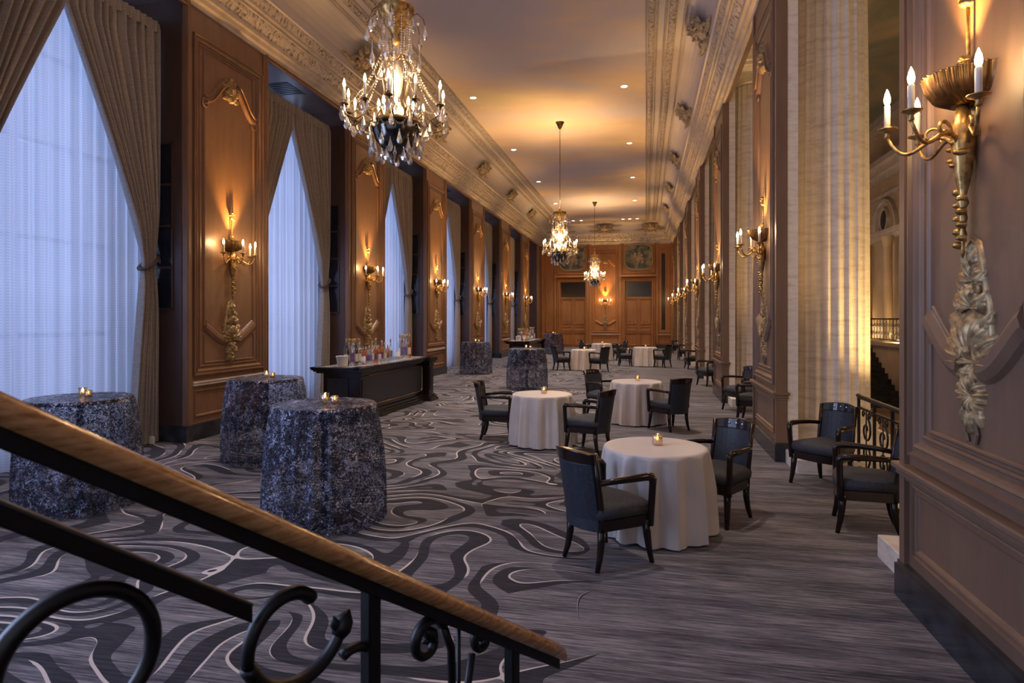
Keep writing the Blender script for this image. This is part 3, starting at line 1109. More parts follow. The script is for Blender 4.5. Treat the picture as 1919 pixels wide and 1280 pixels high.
# ------------------------------------------------------------------ the column side
hd = MB()
hd.box(XR, XR + 0.13, -3, YE, 6.64, 8.05)
struct(hd.build('wall_right', 'taupe_paint'))
for k, yc in enumerate(RP):
    m = MB()
    m.box(XR, XR + 0.11, yc - RH, yc + RH, 0, 6.68)
    if k == 0:
        m.box(XR, XR + 0.11, -3, yc - RH + 0.01, 0, 6.68)
    for s_ in (-1, 1):
        m.box(XR - 0.03, XR, yc + s_ * (RH - 0.04) - 0.04, yc + s_ * (RH - 0.04) + 0.04, 0.24, 6.66)
    pr = struct(m.build('wall_right', 'taupe_paint'), 'wood panelled pier facing the room on the column side')
    T = plane((XR, yc, 0), (0, 1, 0), (0, 0, 1), (-1, 0, 0))
    TC = plane((XR, yc, 0), (0, 1.15, 0), (0, 0, 1), (-0.55, 0, 0))
    pier_molding(T, RH - 0.02, 1.72).build('panel_molding', 'taupe_paint', pr)
    lo = MB()
    lo.sweep2(rect(-RH + 0.22, RH - 0.22, 0.36, 0.76), prof(OGEE, 0.07, 0.03), T, True)
    lo.build('panel_molding', 'taupe_paint', pr)
    cr = MB()
    cr.box(XR - 0.075, XR + 0.14, yc - RH - 0.03, yc + RH + 0.03, 0.86, 0.90)
    cr.box(XR - 0.05, XR + 0.125, yc - RH - 0.015, yc + RH + 0.015, 0.82, 0.86)
    cr.box(XR - 0.025, XR + 0.118, yc - RH - 0.01, yc + RH + 0.01, 0.79, 0.82)
    if k == 0:
        cr.box(XR - 0.075, XR, -3, yc - RH, 0.86, 0.90)
    cr.build('chair_rail', 'taupe_paint', pr, bevel=0.01)
    lower_cartouche(TC, 1.74).build('shell_cartouche', 'gilt_dull', pr, True)
    crest(T).build('crest_ornament', 'gilt_dull', pr, True)
    bb = MB()
    y0 = -3 if k == 0 else yc - RH - 0.03
    bb.box(XR - 0.05, XR + 0.13, y0, yc + RH + 0.03, 0, 0.215)
    bb.box(XR - 0.035, XR + 0.12, y0, yc + RH + 0.02, 0.215, 0.24)
    struct(bb.build('baseboard_right', 'marble'))
    st = MB()
    st.box(XR + 0.11, XR + 0.24, (yc - RH + 0.01) if k else -3, yc + RH - 0.01, 0, 9.3)
    struct(st.build('wall_right', 'stone'), 'cream stone pier behind the wood panelling')
    # the fluted column
    CX, CY = XR + 0.80, yc - 0.08
    col = empty('fluted_column', (CX, CY, 0))
    pl = MB()
    pl.box(-0.72, 1.0, -1.5 if k else -1.5, 1.75 if k == 0 else 1.5, -1.0, 0.17)
    pl.build('plinth', 'stone', col, bevel=0.012)
    bs = MB()
    bs.lathe([(0.70, 0.17), (0.72, 0.20), (0.72, 0.25), (0.69, 0.29), (0.63, 0.31), (0.61, 0.36), (0.64, 0.40), (0.63, 0.44), (0.575, 0.47), (0.56, 0.50)], 48)
    bs.build('base', 'stone', col, True)
    sh = MB()
    NF, SUB = 24, 8
    prf = [(0.535, 0.50), (0.53, 1.6), (0.525, 3.2), (0.515, 4.8), (0.50, 6.2), (0.48, 7.18)]
    pts, fs = [], []
    n = NF * SUB
    for (R, z) in prf:
        for i in range(n):
            a = 2 * pi * i / n
            p = (i % SUB) / SUB
            dep = 0 if p < 0.2 else 0.034 * sin(pi * (p - 0.2) / 0.8) ** 0.6
            pts.append(((R - dep) * cos(a), (R - dep) * sin(a), z))
    for j in range(len(prf) - 1):
        for i in range(n):
            i2 = (i + 1) % n
            fs.append((j * n + i, j * n + i2, (j + 1) * n + i2, (j + 1) * n + i))
    sh.add(pts, fs)
    sh.build('shaft', 'stone', col)
    cp = MB()
    cp.lathe([(0.49, 7.16), (0.52, 7.19), (0.49, 7.22), (0.49, 7.38), (0.52, 7.42), (0.60, 7.52), (0.65, 7.60)], 40)
    cp.box(-0.70, 0.70, -0.70, 0.70, 7.60, 7.86)
    cp.box(-0.64, 0.64, -0.64, 0.64, 7.52, 7.60)
    for sx in (-1, 1):
        for sy in (-1, 1):
            cp.tube([(sx * (0.56 + p), sy * 0.56, 7.50 + z) for p, z in scrollpath(0, 0, 0.11, 0.02, 90, 450, 16)], 0.035, 8)
    cp.build('capital', 'stone', col)
    tag(col, 'fluted cream stone column behind the %s panelled pier on the right' % cnt[k], 'column', 'fluted columns along the open side')
    place_sconce(XR, yc, pi / 2, 'gilt candle sconce on the column side, %s pier from the camera' % cnt[k])
    if k < 3:
        lamp('column_uplight', 'SPOT', (CX + 1.15, CY - 0.95, 0.25), 230, (1.0, 0.62, 0.22), 0.06, (pi - 0.12, -0.12, 0), angle=1.5, blend=0.8)

m = MB()
m.box(XR, XR + 0.45, RP[6] + RH, YE, 0, 6.68)
struct(m.build('wall_right', 'taupe_paint'))
eb = MB()
eb.box(XR + 0.12, XR + 1.5, -3, YE, 7.86, 9.4)
struct(eb.build('wall_ballroom', 'stone'), 'stone entablature above the columns')
cb = MB()
cb.box(XR + 0.66, XR + 0.90, 5.5, YE, -1.0, 0.0)
struct(cb.build('trim_gallery_edge', 'stone'))

# ------------------------------------------------------------------ the ballroom beyond
HB = -1.0
m = MB()
m.box(XR + 0.7, 9.2, -3, YE, HB - 0.1, HB)
struct(m.build('floor', 'hall_floor'), 'floor of the hall beyond the columns')
m = MB()
m.box(XR + 0.4, 9.4, -3, YE, 9.3, 9.4)
struct(m.build('ceiling', 'fresco'), 'dim painted ceiling of the hall beyond')
m = MB()
XB = 9.0
m.box(XB, XB + 0.2, -3, YE, HB, 9.4)
m.box(XB - 0.9, XB, -3, YE, HB, 1.0)           # gallery level with its ledge
m.box(XB - 1.0, XB, -3, YE, 0.92, 1.05)
struct(m.build('wall_ballroom', 'hall_wall'), 'plaster wall on the far side of the hall beyond')
m = MB()
for (x, z0, z1) in ((0.55, 7.6, 7.8), (0.35, 7.35, 7.6), (0.2, 7.15, 7.35), (0.12, 6.5, 6.65), (0.3, 5.0, 5.2), (0.2, 4.85, 5.0), (0.6, 9.0, 9.3)):
    m.box(XB - x, XB, -3, YE, z0, z1)
struct(m.build('trim_ballroom_cornice', 'trim_plaster'))
m = MB()
for y in range(0, 40, 4):
    m.box(XB - 0.22, XB, y - 0.25 + 0.4, y + 0.25 + 0.4, 1.05, 4.85)
    m.lathe([(0.16, 1.05), (0.15, 4.5), (0.22, 4.85)], 16, (XB - 0.35, y + 1.35, 0))
struct(m.build('trim_ballroom_pilasters', 'hall_wall'))
for i, y in enumerate((20.5, 26.6, 32.5)):
    T = plane((XB, y, 5.2), (0, 1, 0), (0, 0, 1), (-1, 0, 0))
    ar = empty('arched_niche', (XB, y, 5.2))
    a = MB()
    a.sweep2(arc(0, 0, 1.25, 1.15, 0, 180, 24), prof(OGEE, 0.22, 0.16), lambda x, y_, h: (-h, x, y_))
    a.build('arch_frame', 'trim_plaster', ar)
    a = MB()
    a.sweep2(arc(0, 0.45, 0.42, 0.42, 0, 360, 28), prof(OGEE, 0.14, 0.14), lambda x, y_, h: (-h, x, y_))
    a.build('round_frame', 'trim_plaster', ar)
    a = MB()
    pp = arc(0, 0.45, 0.38, 0.38, 0, 360, 28)[:-1]
    a.add([(-0.02, x, z) for x, z in pp] + [(-0.06, x, z) for x, z in pp], [tuple(range(28)), tuple(range(28, 56))])
    a.build('dark_opening', 'black', ar)
    tag(ar, ['round-topped niche with a dark roundel, nearest beyond the columns', 'round-topped niche with a dark roundel seen between the near column and the wall', 'round-topped niche with a dark roundel, farthest beyond the columns'][i], 'niche')
for y in (23.6, 28.4):
    lamp('hall_uplight', 'POINT', (XB - 0.6, y, 1.3), 30, (1.0, 0.68, 0.3), 0.08)
for y in (5, 14, 24, 34):  # unseen fill lamps added to light the hall; no chandelier hangs there
    lamp('hall_fill_light', 'POINT', (5.8, y, 4.2), 42, (1.0, 0.68, 0.38), 0.5)
lamp('hall_low_fill', 'POINT', (4.8, 7.0, 0.6), 25, (1.0, 0.65, 0.28), 0.3)  # another added fill lamp, low down, without a fixture


def scroll_tube(m, f_, cx, cy, r0, r1, a0, a1, rad, n=26):
    m.tube([f_(x, y) for x, y in scrollpath(cx, cy, r0, r1, a0, a1, n)], rad, 8)


# far balustrade of the hall
bl = empty('gallery_balustrade', (XB - 0.85, 26, 1.05))
m = MB()
m.box(-0.03, 0.03, -6, 6, 0.78, 0.83)
m.box(-0.02, 0.02, -6, 6, 0.08, 0.11)
m.build('rails', 'iron', bl)
m = MB()
for j in range(40):
    y = -5.9 + 0.3 * j
    m.tube([(0, y, 0.1), (0, y, 0.8)], 0.012, 6)
    scroll_tube(m, lambda a, b, y=y: (0, y + a, b), 0.15, 0.58, 0.09, 0.02, 0, 420, 0.009, 16)
    scroll_tube(m, lambda a, b, y=y: (0, y + a, b), 0.15, 0.3, 0.09, 0.02, 180, -240, 0.009, 16)
m.build('scrollwork', 'iron', bl)
tag(bl, 'small dark iron balustrade on the far gallery of the hall beyond', 'balustrade')
# stair to the far gallery
sr = empty('stone_staircase', (XB - 2.4, 22.5, HB))
m = MB()
for j in range(12):
    m.box(-0.3, 1.5, -0.3 + 0.3 * j, 4.2, 0.165 * j, 0.165 * (j + 1))
m.build('steps', 'marble', sr)
m = MB()
m.box(-0.62, -0.3, -0.7, 4.2, 0.0, 0.4)
m.box(-0.72, -0.15, -0.9, -0.35, 0.0, 1.9)
m.box(-0.80, -0.08, -0.98, -0.27, 1.9, 2.02)
m.build('stone_pedestal', 'stone', sr)
m = MB()
m.lathe([(0.12, 2.02), (0.2, 2.1), (0.3, 2.25), (0.33, 2.4), (0.28, 2.55), (0.1, 2.7), (0.02, 2.75)], 20, (-0.43, -0.62, 0), None, 0, 2 * pi, 0.08, 10)
m.build('carved_urn', 'stone', sr, True)
m = MB()
m.tube([(-0.45, -0.35, 2.6), (-0.45, 1.2, 2.75), (-0.45, 2.8, 3.35), (-0.45, 4.2, 3.9)], 0.03, 8)
m.build('stair_handrail', 'iron', sr)
tag(sr, 'stone staircase with a carved pedestal in the hall beyond the columns', 'staircase')


# iron railing between the near columns
def make_gallery_rail(y0, y1):
    L = y1 - y0
    r = empty('iron_railing', (2.46, y0, 0.0))
    m = MB()
    m.tube([(0, -0.03, 0.93), (0, L * 0.5, 0.935), (0, L - 0.1, 0.94), (-0.0, L, 0.95)], 0.026, 8, sx=1.3)
    m.build('top_rail', 'iron', r, True)
    m = MB()
    m.box(-0.012, 0.012, 0, L, 0.80, 0.825)
    m.box(-0.012, 0.012, 0, L, 0.10, 0.125)
    m.build('lower_rail', 'iron', r)
    for j in range(6):
        y = L * j / 5
        m = MB()
        m.box(-0.014, 0.014, y - 0.014, y + 0.014, 0, 0.93)
        m.build('baluster', 'iron', r)
    for j in range(5):
        m = MB()
        c0 = L * (j + 0.5) / 5
        m.box(-0.006, 0.006, c0 - 0.006, c0 + 0.006, 0.12, 0.81)
        f_ = lambda a, b: (0, a, b)
        scroll_tube(m, f_, c0, 0.58, 0.16, 0.03, 90, 540, 0.011)
        scroll_tube(m, f_, c0, 0.30, 0.15, 0.03, 270, -200, 0.011)
        scroll_tube(m, f_, c0 - 0.1, 0.75, 0.045, 0.012, 0, 400, 0.008, 16)
        scroll_tube(m, f_, c0 + 0.1, 0.75, 0.045, 0.012, 180, -220, 0.008, 16)
        m.build('scrollwork', 'iron', r, True)
    return r


tag(make_gallery_rail(5.52, 8.12), 'black iron scroll railing between the column and the near pier, behind two armchairs', 'railing')

# ------------------------------------------------------------------ end wall
DL, DR = (-5.5, -3.80), (-1.30, 0.42)
m = MB()
for x0, x1, z0, z1 in ((XL, DL[0], 0, 8), (DL[1], DR[0], 0, 8), (DR[1], XR + 0.2, 0, 8), (DL[0], DL[1], 4.3, 8), (DR[0], DR[1], 4.3, 8)):
    m.box(x0, x1, YE, YE + 0.3, z0, z1)
m.box(XL - 1.2, XR + 0.5, YE + 0.3, YE + 0.4, 0, 8)
ewall = struct(m.build('wall_end', 'oak'), 'honey-coloured panelled wall at the end of the room')
TE = plane((0, YE, 0), (1, 0, 0), (0, 0, 1), (0, -1, 0))
m = MB()
for (a0, a1) in ((DL[0], DL[1]), (DR[0], DR[1])):
    m.sweep2([(a0 - 0.12, 0), (a0 - 0.12, 4.42), (a1 + 0.12, 4.42), (a1 + 0.12, 0)], prof(OGEE, 0.26, 0.15), TE)
    m.box(a0 - 0.3, a1 + 0.3, 4.56, 4.68, 0, 0.24, TE)
    m.sweep2(rect(a0 - 0.15, a1 + 0.15, 4.78, 6.72), prof(HALF, 0.10, 0.08), TE, True)
for (a0, a1) in ((XL + 0.35, DL[0] - 0.35), (DR[1] + 0.35, XR - 0.2), (DL[1] + 0.45, DR[0] - 0.45)):
    m.sweep2(rect(a0, a1, 1.05, 6.3), prof(OGEE, 0.09, 0.04), TE, True)
    m.sweep2(rect(a0, a1, 0.32, 0.72), prof(HALF, 0.05, 0.03), TE, True)
for x in (XL + 0.1, DL[0] - 0.3, DL[1] + 0.3, DR[0] - 0.3, DR[1] + 0.3, XR - 0.06):
    m.box(x - 0.05, x + 0.05, 0.25, 6.65, 0, 0.10, TE)
    m.box(x - 0.09, x + 0.09, 0.25, 6.65, 0, 0.05, TE)
m.build('panel_molding', 'oak', ewall)
m = MB()
for (a0, a1) in ((XL, DL[0] - 0.26), (DL[1] + 0.26, DR[0] - 0.26), (DR[1] + 0.26, XR)):
    m.box(a0, a1, 0.84, 0.90, 0, 0.08, TE)
m.build('chair_rail', 'trim_plaster', ewall)
TEc = plane((-2.55, YE, 0), (1, 0, 0), (0, 0, 1), (0, -1, 0))
pier_molding(TEc, 1.05, 1.62).build('panel_molding', 'oak', ewall)
lower_cartouche(TEc).build('shell_cartouche', 'gilt_dull', ewall, True)
crest(TEc).build('crest_ornament', 'gilt_dull', ewall, True)
m = MB()
for (a0, a1) in ((XL, DL[0] - 0.24), (DL[1] + 0.24, DR[0] - 0.24), (DR[1] + 0.24, XR)):
    m.box(a0, a1, 0, 0.22, 0, 0.06, TE)
struct(m.build('baseboard_end', 'marble'))
m = MB()
m.box(0.98, 1.20, 1.2, 6.0, 0.0, 0.03, TE)
m.build('dark_recess', 'black', ewall)
for i, (a0, a1) in enumerate((DL, DR)):
    Yd = YE + 0.22
    T = plane((0, Yd, 0), (1, 0, 0), (0, 0, 1), (0, -1, 0))
    m = MB()
    m.box(a0, a1, 0, 4.3, -0.05, 0.0, T)
    d = struct(m.build('door_%d' % (i + 1), 'oak'), 'tall double door at the end of the room')
    mid = (a0 + a1) / 2
    m = MB()
    for (x0, x1) in ((a0, mid), (mid, a1)):
        m.sweep2(rect(x0 + 0.12, x1 - 0.12, 1.55, 3.1), prof(OGEE, 0.07, 0.035), T, True)
        m.sweep2(rect(x0 + 0.12, x1 - 0.12, 1.12, 1.36), prof(HALF, 0.05, 0.03), T, True)
        m.sweep2(rect(x0 + 0.12, x1 - 0.12, 0.2, 0.9), prof(OGEE, 0.07, 0.035), T, True)
        for s_ in (-1, 1):
            c0 = (x0 + x1) / 2
            m.sweep2(scrollpath(c0 + s_ * 0.14, 1.66, 0.1, 0.03, 90, 90 + s_ * 330, 14), prof(HALF, 0.03, 0.025), T)
    m.box(mid - 0.015, mid + 0.015, 0, 3.25, 0, 0.025, T)
    m.box(a0, a1, 0.98, 1.03, 0, 0.04, T)
    m.box(a0, a1, 3.2, 3.27, 0, 0.04, T)
    m.build('door_molding', 'oak', d)
    m = MB()
    m.box(a0 + 0.06, a1 - 0.06, 3.28, 4.25, 0, 0.012, T)
    m.build('transom', 'dark_wood', d)
    m = MB()
    for x in (mid - 0.06, mid + 0.06):
        m.blob(x, 1.05, 0.05, 0.05, 0.06, T, 10, 4)
    m.build('door_handle', 'brass', d, True)
    # painted panel above the door
    p = empty('framed_painting', (mid, YE - 0.03, 5.82))
    TP = lambda x, y, h: (x, -h, y)
    oval = [(0.87 * (abs(cos(t)) ** 0.55) * (1 if cos(t) >= 0 else -1), 0.80 * (abs(sin(t)) ** 0.6) * (1 if sin(t) >= 0 else -1)) for t in [2 * pi * k / 40 for k in range(40)]]
    f_ = MB()
    f_.sweep2(oval, prof(OGEE, 0.10, 0.07), TP, True)
    f_.build('frame', 'gilt_dull', p)
    c_ = MB()
    c_.add([(x, -0.012, z) for x, z in oval] + [(x, 0.01, z) for x, z in oval], [tuple(range(40)), tuple(range(40, 80))[::-1]])
    c_.build('canvas', 'painting', p)
    fl_ = MB()
    for j in range(16):
        fl_.blob(0.32 * sin(j * 2.1) * (0.3 + j / 22), 0.05 + 0.30 * cos(j * 1.7) * (0.3 + j / 22) - 0.1, 0.22, 0.20, 0.01, lambda x, y, h: (x, -0.013 - h, y), 10, 2, 5, 0.3, j)
    fl_.build('painted_flowers', fresco_mat('painted_flowers', [(0.25, 0.12, 0.07), (0.42, 0.3, 0.18), (0.5, 0.45, 0.36)], 6), p)
    tag(p, ['dark floral painting above the left end door, behind the chandelier', 'dark floral painting with rounded frame above the right end door'][i], 'painting')
place_sconce(-2.55, YE, pi, 'gilt candle sconce on the end wall between the two doors', 1.4)
# walls out of frame that close the room
m = MB()
m.box(-8.1, 9.4, -3.1, -3.0, -1, 9.4)
struct(m.build('wall_rear', 'paint'))
m = MB()
m.box(XR + 0.4, 9.4, YE, YE + 0.1, -1, 9.4)
struct(m.build('wall_ballroom', 'hall_wall'))
m = MB()
m.box(-8.1, 2.2, -3, YE, 8.05, 8.1)
struct(m.build('ceiling', 'plaster'))

# ------------------------------------------------------------------ downlights
Z = CEIL


def downlight():
    r = empty('recessed_downlight', (0, 0, Z))
    m = MB()
    m.lathe([(0.075, 0.0), (0.10, -0.004), (0.11, -0.012), (0.115, 0.0)], 20)
    m.build('trim_ring', 'white', r, True)
    m = MB()
    m.lathe([(0.0, -0.004), (0.078, -0.004)], 20)
    m.build('lens', 'downlight', r)
    return r


DL0 = downlight()
index_children()
spots = [(x, y) for y in (11.3, 16.75, 22.2, 27.6, 33.0) for x in (-4.65, -0.55)] + [(x, 39.0) for x in (-4.9, -4.4, -3.9, -1.35, -0.95, -0.5)]
for i, (x, y) in enumerate(spots):
    o = DL0 if i == 0 else copy_tree(DL0)
    o.location = (x, y, Z)
    if i < 10:
        lb = 'small recessed ceiling light on the %s edge of the ceiling, %s from the camera' % ('left' if x < -2 else 'right', cnt[i // 2])
    else:
        lb = 'small recessed ceiling light in the %s cluster close to the end wall' % ('left' if x < -2 else 'right')
    tag(o, lb, 'ceiling light', 'recessed lights in the ceiling')
    lamp('downlight_beam', 'SPOT', (x, y, Z - 0.05), DOWN if i < 10 else DOWN * 0.3, (1.0, 0.86, 0.76), 0.06, angle=1.35, blend=0.9)
for x, y in ((-4.65, 5.85), (-0.55, 5.85)):      # the row goes on above the frame
    lamp('downlight_beam', 'SPOT', (x, y, Z - 0.05), DOWN * 0.42, (1.0, 0.86, 0.74), 0.06, angle=1.1, blend=0.9)


# ------------------------------------------------------------------ chandeliers
def drop_mesh(L=0.10, w=0.022):
    m = MB()
    m.lathe([(0.0005, 0), (0.006, -0.008), (0.003, -0.016), (w * 0.45, -L * 0.35), (w, -L * 0.72), (w * 0.6, -L * 0.93), (0.0005, -L)], 6)
    me = bpy.data.meshes.new('crystal_drop')
    me.from_pydata(m.v, [], m.f)
    me.materials.append(MAT['crystal'])
    return me


def make_chandelier():
    r = empty('crystal_chandelier', (0, 0, 0))
    m = MB()
    m.lathe([(0.02, 7.72), (0.05, 7.76), (0.09, 7.86), (0.13, 7.93), (0.14, 7.95)], 20)
    m.build('ceiling_rose', 'bronze', r, True)
    m = MB()
    z, j = 5.25, 0
    while z < 7.74:
        ax = j % 2
        ring = [((0.016 * cos(t) if ax else 0), (0 if ax else 0.016 * cos(t)), z + 0.03 * sin(t)) for t in [2 * pi * k / 10 for k in range(10)]]
        m.tube(ring, 0.0055, 5, True)
        z += 0.047
        j += 1
    m.build('chain', 'bronze', r, True)
    m = MB()
    m.lathe([(0.018, 5.28), (0.03, 5.24), (0.05, 5.2), (0.19, 5.17), (0.205, 5.14), (0.18, 5.08), (0.12, 4.99), (0.065, 4.91), (0.04, 4.85), (0.06, 4.82), (0.03, 4.77)], 24, (0, 0, 0), None, 0, 2 * pi, 0.05, 24)
    m.build('crown', 'gilt', r, True)
    m = MB()
    m.lathe([(0.02, 4.78), (0.05, 4.72), (0.06, 4.66), (0.025, 4.60), (0.045, 4.55), (0.075, 4.46), (0.085, 4.36), (0.05, 4.24), (0.03, 4.20), (0.055, 4.15), (0.075, 4.05), (0.05, 3.97), (0.04, 3.9)], 16, (0, 0, 0), None, 0, 2 * pi, 0.08, 12)
    m.build('glass_stem', 'crystal', r, True)
    m = MB()
    for k in range(8):
        a = 2 * pi * k / 8 + 0.2
        m.tube([(cos(a) * rr, sin(a) * rr, zz) for rr, zz in ((0.02, 4.62), (0.10, 4.66), (0.155, 4.60), (0.165, 4.48), (0.13, 4.30), (0.13, 4.15), (0.2, 4.02), (0.25, 3.93))], 0.006, 5)
        m.tube([(cos(a) * rr, sin(a) * rr, zz) for rr, zz in ((0.03, 4.82), (0.07, 4.95), (0.15, 5.07), (0.23, 5.10), (0.29, 5.04), (0.31, 4.97))], 0.005, 5)
    m.build('cage', 'bronze', r, True)
    m = MB()
    m.lathe([(0.0, 3.60), (0.06, 3.61), (0.15, 3.66), (0.215, 3.75), (0.245, 3.85), (0.255, 3.92), (0.24, 3.915), (0.2, 3.8), (0.05, 3.7)], 32, (0, 0, 0), None, 0, 2 * pi, 0.03, 16)
    m.build('bowl', 'cobalt', r, True)
    m = MB()
    m.lathe([(0.258, 3.90), (0.272, 3.915), (0.268, 3.945), (0.25, 3.93)], 32)
    m.lathe([(0.005, 3.52), (0.02, 3.55), (0.03, 3.6), (0.012, 3.62)], 12)
    m.build('bowl_rim', 'bronze', r, True)
    dm, ds = drop_mesh(0.16, 0.032), drop_mesh(0.105, 0.022)

    def drop(x, y, z, big, par):
        o = bpy.data.objects.new('crystal_drop', dm if big else ds)
        COL.objects.link(o)
        o.parent = par
        o.location = (x, y, z)
        o.rotation_euler = (0, 0, random.random() * 3)
    nd = 0
    for k in range(12):
        a = 2 * pi * (k + 0.5) / 12
        R = 0.56 if k % 2 else 0.50
        cx, cy = R * cos(a), R * sin(a)
        m = MB()
        pth = [(cos(a) * rr, sin(a) * rr, zz) for rr, zz in ((0.2, 3.94), (0.27, 4.03), (0.33, 4.03), (0.38, 3.95), (0.44, 3.90), (R - 0.02, 3.94), (R, 4.02))]
        m.tube(pth, 0.008, 6)
        m.lathe([(0.008, 4.0), (0.02, 4.02), (0.045, 4.035), (0.047, 4.042), (0.018, 4.05), (0.014, 4.08)], 12, (cx, cy, 0))
        m.build('arm', 'bronze', r, True)
        m = MB()
        m.lathe([(0.013, 4.07), (0.013, 4.20), (0.009, 4.207)], 10, (cx, cy, 0))
        cn = m.build('candle', 'candle', r, True)
        m = MB()
        m.lathe([(0.006, 4.205), (0.013, 4.218), (0.016, 4.238), (0.011, 4.265), (0.004, 4.288), (0.0005, 4.295)], 8, (cx, cy, 0))
        m.build('bulb', 'bulb', cn, True)
        for j in range(3):
            b2 = a + (j - 1) * 0.09
            drop((R + 0.02) * cos(b2), (R + 0.02) * sin(b2), 4.02, j == 1, r)
        drop(0.36 * cos(a), 0.36 * sin(a), 3.96, True, r)
    for k in range(18):
        a = 2 * pi * k / 18
        drop(0.27 * cos(a), 0.27 * sin(a), 3.80 if k % 2 else 3.72, True, r)
    for k in range(10):
        a = 2 * pi * k / 10
        drop(0.15 * cos(a), 0.15 * sin(a), 3.66, k % 2, r)
    for k in range(8):
        a = 2 * pi * k / 8 + 0.2
        drop(0.31 * cos(a), 0.31 * sin(a), 4.97, True, r)
        drop(0.23 * cos(a), 0.23 * sin(a), 5.07, False, r)
    for k in range(8):
        a = 2 * pi * k / 8 + 0.2
        drop(0.17 * cos(a), 0.17 * sin(a), 4.58, True, r)
    for k in range(6):
        a = 2 * pi * (k + 0.5) / 6
        m = MB()
        m.lathe([(0.005, 4.50), (0.03, 4.54), (0.035, 4.60), (0.012, 4.66), (0.007, 4.75), (0.001, 4.82)], 8, (0.25 * cos(a), 0.25 * sin(a), 0))
        m.tube([(0.1 * cos(a), 0.1 * sin(a), 4.40), (0.2 * cos(a), 0.2 * sin(a), 4.38), (0.25 * cos(a), 0.25 * sin(a), 4.50)], 0.005, 5)
        m.build('glass_spire', 'crystal', r, True)
    for k in range(8):
        a = 2 * pi * (k + 0.5) / 8
        m = MB()
        m.tube([(0.10 * cos(a), 0.10 * sin(a), 3.92), (0.17 * cos(a), 0.17 * sin(a), 3.97), (0.18 * cos(a), 0.18 * sin(a), 4.02)], 0.006, 5)
        m.lathe([(0.011, 4.02), (0.011, 4.09)], 8, (0.18 * cos(a), 0.18 * sin(a), 0))
        cn = m.build('inner_candle', 'candle', r, True)
        m = MB()
        m.lathe([(0.006, 4.09), (0.015, 4.105), (0.018, 4.13), (0.011, 4.16), (0.0005, 4.185)], 8, (0.18 * cos(a), 0.18 * sin(a), 0))
        m.build('bulb', 'bulb', cn, True)
    # strings of beads, too many to count
    m = MB()

    def string(p, q_, sag, n):
        for i in range(n + 1):
            t = i / n
            x = p[0] + (q_[0] - p[0]) * t
            y = p[1] + (q_[1] - p[1]) * t
            z_ = p[2] + (q_[2] - p[2]) * t - sag * 4 * t * (1 - t)
            m.lathe([(0.0005, -0.014), (0.011, 0), (0.0005, 0.014)], 5, (x, y, z_))
    for k in range(12):
        a = 2 * pi * (k + 0.5) / 12
        a2 = 2 * pi * (k + 1.5) / 12
        R = 0.54
        string((0.17 * cos(a), 0.17 * sin(a), 4.62), (R * cos(a), R * sin(a), 4.03), 0.08, 26)
        string((R * cos(a), R * sin(a), 4.02), (R * cos(a2), R * sin(a2), 4.02), 0.09, 14)
        string((0.27 * cos(a), 0.27 * sin(a), 3.92), (0.27 * cos(a2), 0.27 * sin(a2), 3.92), 0.06, 8)
        string((0.16 * cos(a), 0.16 * sin(a), 5.12), (0.13 * cos(a), 0.13 * sin(a), 4.64), 0.02, 18)
    m.build('bead_strings', 'crystal', r)['kind'] = 'stuff'
    return r


CH = make_chandelier()
index_children()
for i, (y, lb) in enumerate(((6.3, 'large crystal chandelier nearest the camera with a dark blue bowl'), (19.4, 'crystal chandelier hanging on a long chain in the middle of the room'), (33.0, 'smallest looking crystal chandelier hanging near the end wall'))):
    o = CH if i == 0 else copy_tree(CH)
    o.location = (-2.6, y, 0)
    tag(o, lb, 'chandelier', 'crystal chandeliers down the middle of the ceiling')
    lamp('chandelier_light', 'POINT', (-2.6, y, 4.42), (45, 130, 130)[i], (1.0, 0.64, 0.30), 0.02)
    lamp('chandelier_uplight', 'SPOT', (-2.6, y, 5.2), (480, 800, 800)[i], (1.0, 0.60, 0.24), 0.08, (pi, 0, 0), angle=2.3, blend=1.0)


